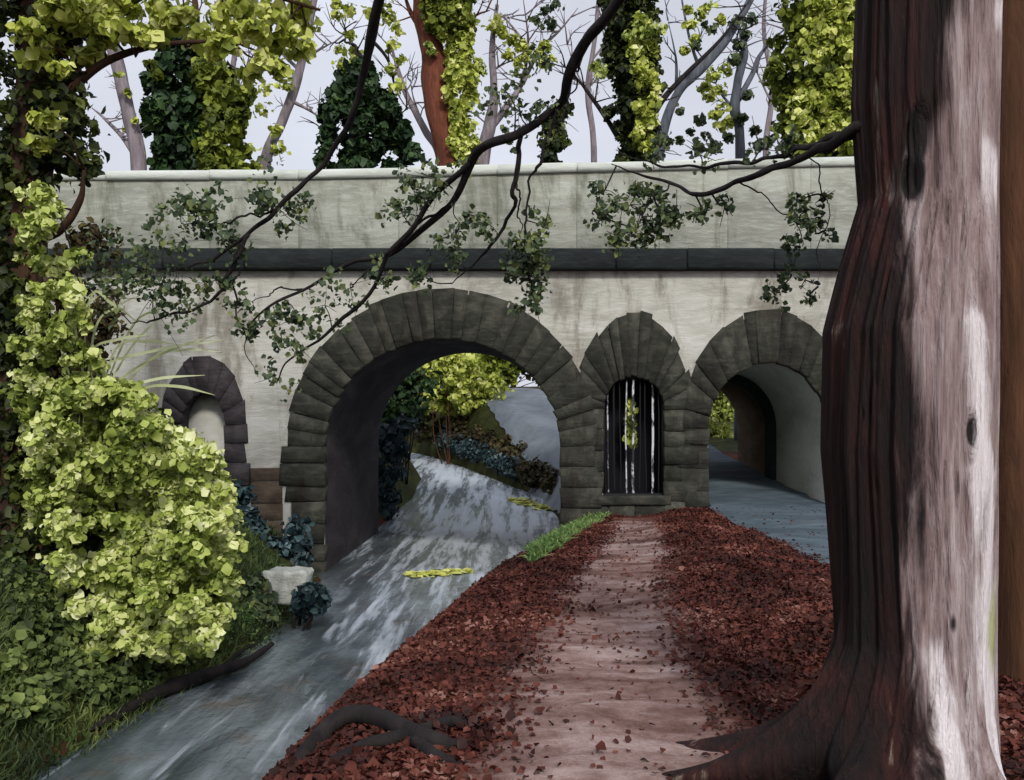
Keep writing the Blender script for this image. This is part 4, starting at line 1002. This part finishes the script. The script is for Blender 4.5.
# ---------------------------------------------------------------- trees beyond the bridge
GT = 'trees beyond the bridge'
def back_tree(name, label, d, trunk, mat, leafsets, limbs=(), ground=None, group=GT, cat='tree', seed=0):
    """trunk: [(px,py,radius px)], leafsets: [(part, material, size, clumps)], limbs: [([(px,py)...], r px)]"""
    x0 = P(trunk[0][0], 0, d)[0]; gx_ = x0; gz_ = float(H(gx_, d))
    o = thing(name, label, cat, (gx_, d, gz_), group)
    pts = [np.array([gx_, d, gz_ - .3])] + [P(a, b_, d) for a, b_, r_ in trunk]
    rd = [trunk[0][2] * 1.25 / F * d] + [r_ / F * d for a, b_, r_ in trunk]
    q = MB(); q.tube(catmull(pts, 60), rd, 12, True, .12, seed); q.build('trunk', mat, o, True)
    for i, (pl_, r_) in enumerate(limbs):
        q = MB(); q.tube(catmull([P(a, b_, d + .15 * j) for j, (a, b_) in enumerate(pl_)], 26), [r_ / F * d, r_ * .75 / F * d, r_ * .45 / F * d, r_ * .15 / F * d], 8, True, .12, seed + i); q.build('limb', mat, o, True)
    rs = np.random.RandomState(seed + 100); q = MB()
    for pl_, r_ in list(limbs) + [([(a, b_) for a, b_, _r in trunk[1:]], trunk[-1][2])]:
        cp = catmull([P(a, b_, d) for a, b_ in pl_], 30)
        for _ in range(5):
            k_ = rs.randint(6, 30); a = cp[k_]; ln = rs.uniform(14, 42) / F * d; dr = unit(np.array([rs.randn(), rs.randn() * .4, rs.uniform(.1, 1.3)]))
            e = a + dr * ln + [0, 0, -.1 * ln]; mid = (a + e) / 2 + rs.randn(3) * ln * .08
            q.tube(catmull([a, mid, e], 8), [.9 / F * d, .6 / F * d, .25 / F * d], 5)
            for _k in range(2):
                e2 = mid + unit(dr + rs.randn(3) * .7) * ln * .5; q.tube([mid, (mid + e2) / 2 + rs.randn(3) * ln * .03, e2], [.5 / F * d, .2 / F * d], 4)
    q.build('twigs', mat, o)
    for part, lm, size, cl in leafsets:
        Vv, Ff = clump_leaves(cl, size * .72 * max(1, d / 31), rs, 1.9, .3, wide=.45); mesh_obj(part, Vv, Ff, lm, o)
    return o
def col_clumps(xf, y0, y1, d, n, r_, cnt, seed, depth=.5, rag=.8):
    """clumps up an ivied stem; xf(py) gives the left and right limits"""
    rs = np.random.RandomState(seed); out = []
    for _ in range(n):
        py = rs.uniform(y0, y1); a, b_ = xf(py); px = rs.uniform(a, b_)
        q = r_ * rs.uniform(.5, 1.3); px += rs.choice([0, 0, 0, -1, 1]) * rs.rand() * r_ * rag; out.append((P(px, py, d + rs.uniform(-depth, depth * .6)), np.array([q, q, q * 1.15]) / F * d, cnt))
    return out
def pxl(lst, d, r_, cnt, seed=0, k=1):
    rs = np.random.RandomState(seed); out = []
    for px, py in lst:
        for _ in range(k):
            q = r_ * rs.uniform(.6, 1.3); out.append((P(px + rs.randn() * r_ * .5 * (k > 1), py + rs.randn() * r_ * .5 * (k > 1), d + rs.uniform(-.5, .5)), np.array([q, q * .9, q * .8]) / F * d, cnt))
    return out
lim_ = lambda ys, a, b_: (lambda py: (np.interp(py, ys, a), np.interp(py, ys, b_)))

back_tree('bare_tree', 'slender leaning grey forked tree with few leaves above the left parapet', 30, [(141, 260, 8), (139, 165, 7.5), (128, 110, 7), (114, 50, 6.5), (103, 0, 6), (96, -60, 4)], M['bark_grey'], [('leaves', M['lime2'], .2, pxl([(118, 75), (128, 92), (112, 45), (135, 120), (126, 130), (140, 155)], 29.6, 6, 9, 1))], [([(141, 165), (125, 140), (104, 118), (92, 108)], 3.4), ([(124, 90), (118, 50), (122, 10), (135, -40)], 2.8), ([(112, 40), (92, 20), (80, -20)], 2.2), ([(108, 20), (130, -10), (150, -40)], 2)], seed=1)
back_tree('evergreen_tree', 'broad dark evergreen with pointed leafy crown above the parapet', 31, [(196, 260, 8), (196, 160, 8), (198, 80, 6), (196, 20, 4), (194, -10, 2)], M['bark_brown'],
          [('crown', M['dark'], .34, col_clumps(lim_([35, 60, 90, 130, 172, 260], [180, 152, 146, 148, 158, 165], [205, 215, 216, 212, 212, 212]), 38, 240, 31, 170, 9, 32, 2, .9, 1.5)), ('crown', M['olive'], .34, col_clumps(lim_([60, 80, 110, 150, 172, 260], [200, 200, 205, 205, 205, 205], [222, 234, 238, 246, 240, 236]), 62, 230, 30.4, 110, 8, 28, 3, .8, 1.5) + pxl([(245, 100), (251, 90), (241, 112), (248, 96), (238, 122), (158, 75), (152, 66), (176, 50)], 30.4, 6, 26, 44))], [([(210, 140), (235, 115), (252, 90)], 2), ([(196, 110), (176, 85), (160, 58)], 2)], seed=2)
back_tree('bare_tree', 'grey leaning tree with sparse yellow green leaves behind the dark evergreen', 33, [(263, 270, 6), (265, 165, 5.5), (283, 120, 5), (297, 80, 4.5), (306, 40, 4), (318, -20, 3)], M['bark_grey'], [('leaves', M['lime2'], .24, pxl([(262, 110), (275, 130), (270, 150), (255, 165), (285, 85), (300, 30), (280, 15), (292, 50), (268, 88), (250, 150), (279, 148)], 32.6, 8, 14, 4))], [([(290, 100), (312, 112), (330, 125)], 2), ([(302, 60), (322, 48), (338, 40)], 2), ([(299, 70), (280, 50), (262, 20), (255, -20)], 2), ([(240, 60), (228, 30), (234, -20)], 2)][:3], seed=3)
back_tree('conifer_tree', 'dark green conifer with drooping skirts and bare top in front of pale sky', 29, [(352, 260, 6), (352, 170, 5.5), (356, 110, 5), (364, 70, 4.5), (374, 30, 4), (384, -20, 3)], M['bark_dark'],
          [('crown', M['dark'], .3, col_clumps(lim_([60, 95, 120, 150, 166, 230], [360, 338, 328, 316, 324, 330], [364, 378, 392, 410, 398, 385]), 66, 172, 29, 150, 7, 30, 5, .9, 1.9)), ('leaves', M['lime2'], .22, pxl([(342, 15), (350, 35), (340, 50), (355, 55), (345, 65), (336, 5), (388, 20), (392, 45), (390, 70), (396, 88), (385, 8), (398, 30), (370, 12), (400, 60), (350, 10)], 28.7, 9, 18, 6))], [([(360, 90), (380, 110), (405, 140)], 1.6), ([(357, 105), (338, 120), (320, 150)], 1.6), ([(366, 62), (350, 40), (338, 8)], 2), ([(372, 40), (388, 60), (396, 90), (408, 110)], 2)], seed=4)
back_tree('bare_tree', 'thin grey sapling slanting between conifer and red trunk', 57, [(445, 240, 4), (440, 160, 4), (425, 130, 3.5), (408, 98, 3), (398, 70, 2), (390, 40, 1)], M['bark_grey'], [], [([(425, 130), (414, 100), (410, 78)], 1.5)], seed=5)
back_tree('red_tree', 'red barked tree half wrapped in yellow green ivy', 55, [(452, 260, 15), (450, 165, 13), (438, 110, 13), (433, 60, 12), (428, 20, 13), (424, -30, 14)], M['bark_red'],
          [('ivy', M['lime2'], .24, col_clumps(lim_([0, 40, 80, 120, 160, 200], [446, 446, 448, 452, 458, 458], [470, 472, 474, 474, 474, 474]), -20, 190, 54.3, 120, 7, 22, 7, .5)), ('ivy', M['olive'], .26, col_clumps(lim_([-20, 20, 40], [420, 425, 440], [472, 470, 455]), -40, 32, 54.3, 50, 9, 26, 8, .6)), ('leaves', M['lime'], .2, pxl([(428, 45), (432, 52), (478, 62), (480, 70)], 54.3, 7, 22, 9))], [([(433, 40), (412, 15), (400, -20)], 4), ([(440, 60), (470, 20), (490, 10)], 3)], seed=6)
back_tree('bare_tree', 'grey forked bare tree standing just right of the red trunk', 59, [(480, 260, 8), (482, 165, 7.5), (490, 125, 6), (494, 90, 4), (492, 50, 3), (497, 5, 2)], M['bark_grey'], [('leaves', M['lime2'], .24, pxl([(500, 30), (512, 40), (522, 45), (508, 55), (530, 52), (520, 62), (540, 55), (548, 60), (496, 25), (545, 45)], 58.4, 9, 22, 10)), ('leaves', M['branchleaf'], .2, pxl([(545, 10), (535, 20), (550, 25), (555, 5), (510, 140), (520, 130), (505, 130), (515, 150), (540, 105), (548, 120)], 58.4, 7, 16, 11))], [([(490, 128), (508, 105), (522, 84), (530, 68)], 4.5), ([(493, 70), (500, 66), (512, 60)], 1.6), ([(530, 50), (515, 30), (500, 12)], 2), ([(522, 84), (540, 50), (560, 30), (578, 8)], 2.5), ([(524, 80), (528, 40), (522, -10)], 2)], seed=7)
back_tree('ivy_stump', 'short dark ivied trunk low behind the parapet under the hanging branch', 31, [(600, 440, 8), (588, 320, 8), (562, 220, 8), (550, 160, 8), (553, 130, 7), (558, 108, 5)], M['bark_dark'], [('ivy', M['deep'], .24, col_clumps(lim_([105, 130, 165, 240], [552, 544, 543, 543], [566, 566, 560, 562]), 106, 230, 30.5, 50, 6, 20, 12, .4))], seed=8)
back_tree('ivy_tree', 'dark ivy covered trunk with lime leaf tufts right of the hanging branch', 30, [(634, 260, 14), (634, 155, 13), (632, 100, 12), (630, 50, 11), (630, 0, 11), (628, -50, 9)], M['bark_dark'],
          [('ivy', M['deep'], .25, col_clumps(lim_([0, 30, 90, 130, 160, 240], [606, 606, 610, 618, 622, 622], [650, 655, 652, 656, 650, 646]), -30, 220, 29.6, 150, 9, 28, 13, .5)), ('leaves', M['lime2'], .24, col_clumps(lim_([20, 60, 100, 150], [630, 632, 636, 642], [656, 656, 658, 656]), 15, 150, 29, 46, 6, 18, 14, .3)), ('leaves', M['lime'], .22, pxl([(638, 25), (630, 35), (645, 40), (650, 30), (640, 50), (632, 48), (596, 65), (600, 72), (660, 30)], 28.9, 8, 22, 15))],
          [([(620, 140), (606, 118), (590, 95), (578, 80), (560, 62)], 3.2), ([(650, 120), (664, 98), (690, 70), (720, 40), (750, 0)], 4), ([(634, 20), (650, -10), (665, -40)], 4)], seed=9)
back_tree('bare_tree', 'faint thin grey tree high behind the left canopy leaves', 66, [(236, 250, 3.5), (238, 150, 3.2), (232, 80, 2.8), (240, 20, 2.2), (236, -30, 1.5)], M['bark_grey'], [], [([(234, 90), (250, 60), (268, 36)], 1.4), ([(236, 60), (222, 30), (214, 0)], 1.4)], seed=31)
back_tree('bare_tree', 'faint thin grey tree between forked tree and ivied trunk', 64, [(592, 250, 3.5), (594, 150, 3.2), (588, 90, 2.8), (596, 30, 2.2), (600, -30, 1.5)], M['bark_grey'], [], [([(590, 100), (576, 70), (566, 40)], 1.4), ([(592, 60), (606, 40), (612, 10)], 1.4)], seed=32)
back_tree('bare_tree', 'faint thin grey tree just left of the massive ivy curtain', 66, [(768, 250, 3.2), (766, 150, 3), (772, 90, 2.6), (764, 30, 2.0), (768, -30, 1.4)], M['bark_grey'], [], [([(770, 100), (756, 70), (748, 50)], 1.3), ([(768, 70), (782, 48), (788, 20)], 1.3)], seed=33)
back_tree('bare_tree', 'slanting grey tree with thin twigs between two ivied trunks', 34, [(652, 260, 5), (660, 150, 5), (676, 96, 4.5), (700, 70, 4.5), (728, 38, 4), (750, 0, 3.5), (768, -40, 2.5)], M['bark_blue'], [('leaves', M['lime2'], .24, pxl([(690, 25), (695, 40), (685, 50), (700, 15), (706, 8), (720, 20), (688, 10)], 33.5, 7, 14, 16)), ('leaves', M['branchleaf'], .22, pxl([(698, 46), (712, 30), (705, 25), (735, 20), (680, 110), (700, 120), (690, 132), (680, 140), (705, 135), (668, 142)], 33.5, 6, 14, 17))], [([(700, 70), (690, 40), (682, 0), (680, -30)], 2), ([(676, 96), (676, 60), (668, 20)], 2), ([(728, 38), (740, 45), (752, 38)], 1.6)], seed=10)
back_tree('small_tree', 'small blue grey tree with pale leaf tufts left of the great ivy', 32, [(741, 260, 6), (740, 140, 5), (735, 110, 5), (738, 80, 4.5), (744, 55, 4), (742, 30, 3)], M['bark_blue'], [('leaves', M['lime2'], .24, pxl([(712, 75), (718, 90), (710, 98), (722, 108), (714, 115), (725, 70), (704, 88), (728, 122), (720, 125)], 31.6, 8, 18, 18)), ('leaves', M['branchleaf'], .24, pxl([(745, 35), (738, 45), (750, 20), (735, 60), (748, 95), (742, 118), (755, 130), (770, 140), (730, 138), (715, 145), (760, 145), (785, 145), (700, 148)], 31.6, 7, 18, 19))], [([(738, 100), (752, 75), (760, 55), (778, 35), (795, 22)], 3.2), ([(735, 110), (722, 95), (714, 80)], 1.8)], seed=11)
back_tree('ivy_tree', 'massive yellow green ivy curtain hanging beside the great dark trunk', 27.8, [(830, 270, 16), (830, 150, 15), (832, 80, 14), (834, 0, 13), (838, -60, 10)], M['bark_dark'],
          [('ivy', M['olive'], .24, col_clumps(lim_([0, 20, 50, 100, 140, 165, 260], [798, 782, 775, 770, 780, 800, 810], [868, 868, 868, 868, 868, 862, 850]), -40, 240, 27.4, 230, 11, 34, 20, .9)), ('leaves', M['lime2'], .22, col_clumps(lim_([0, 40, 90, 140], [815, 805, 795, 790], [860, 862, 862, 850]), -10, 145, 26.6, 110, 8, 22, 21, .3))], [([(805, 60), (792, 30), (800, 5)], 2.5)], seed=12)
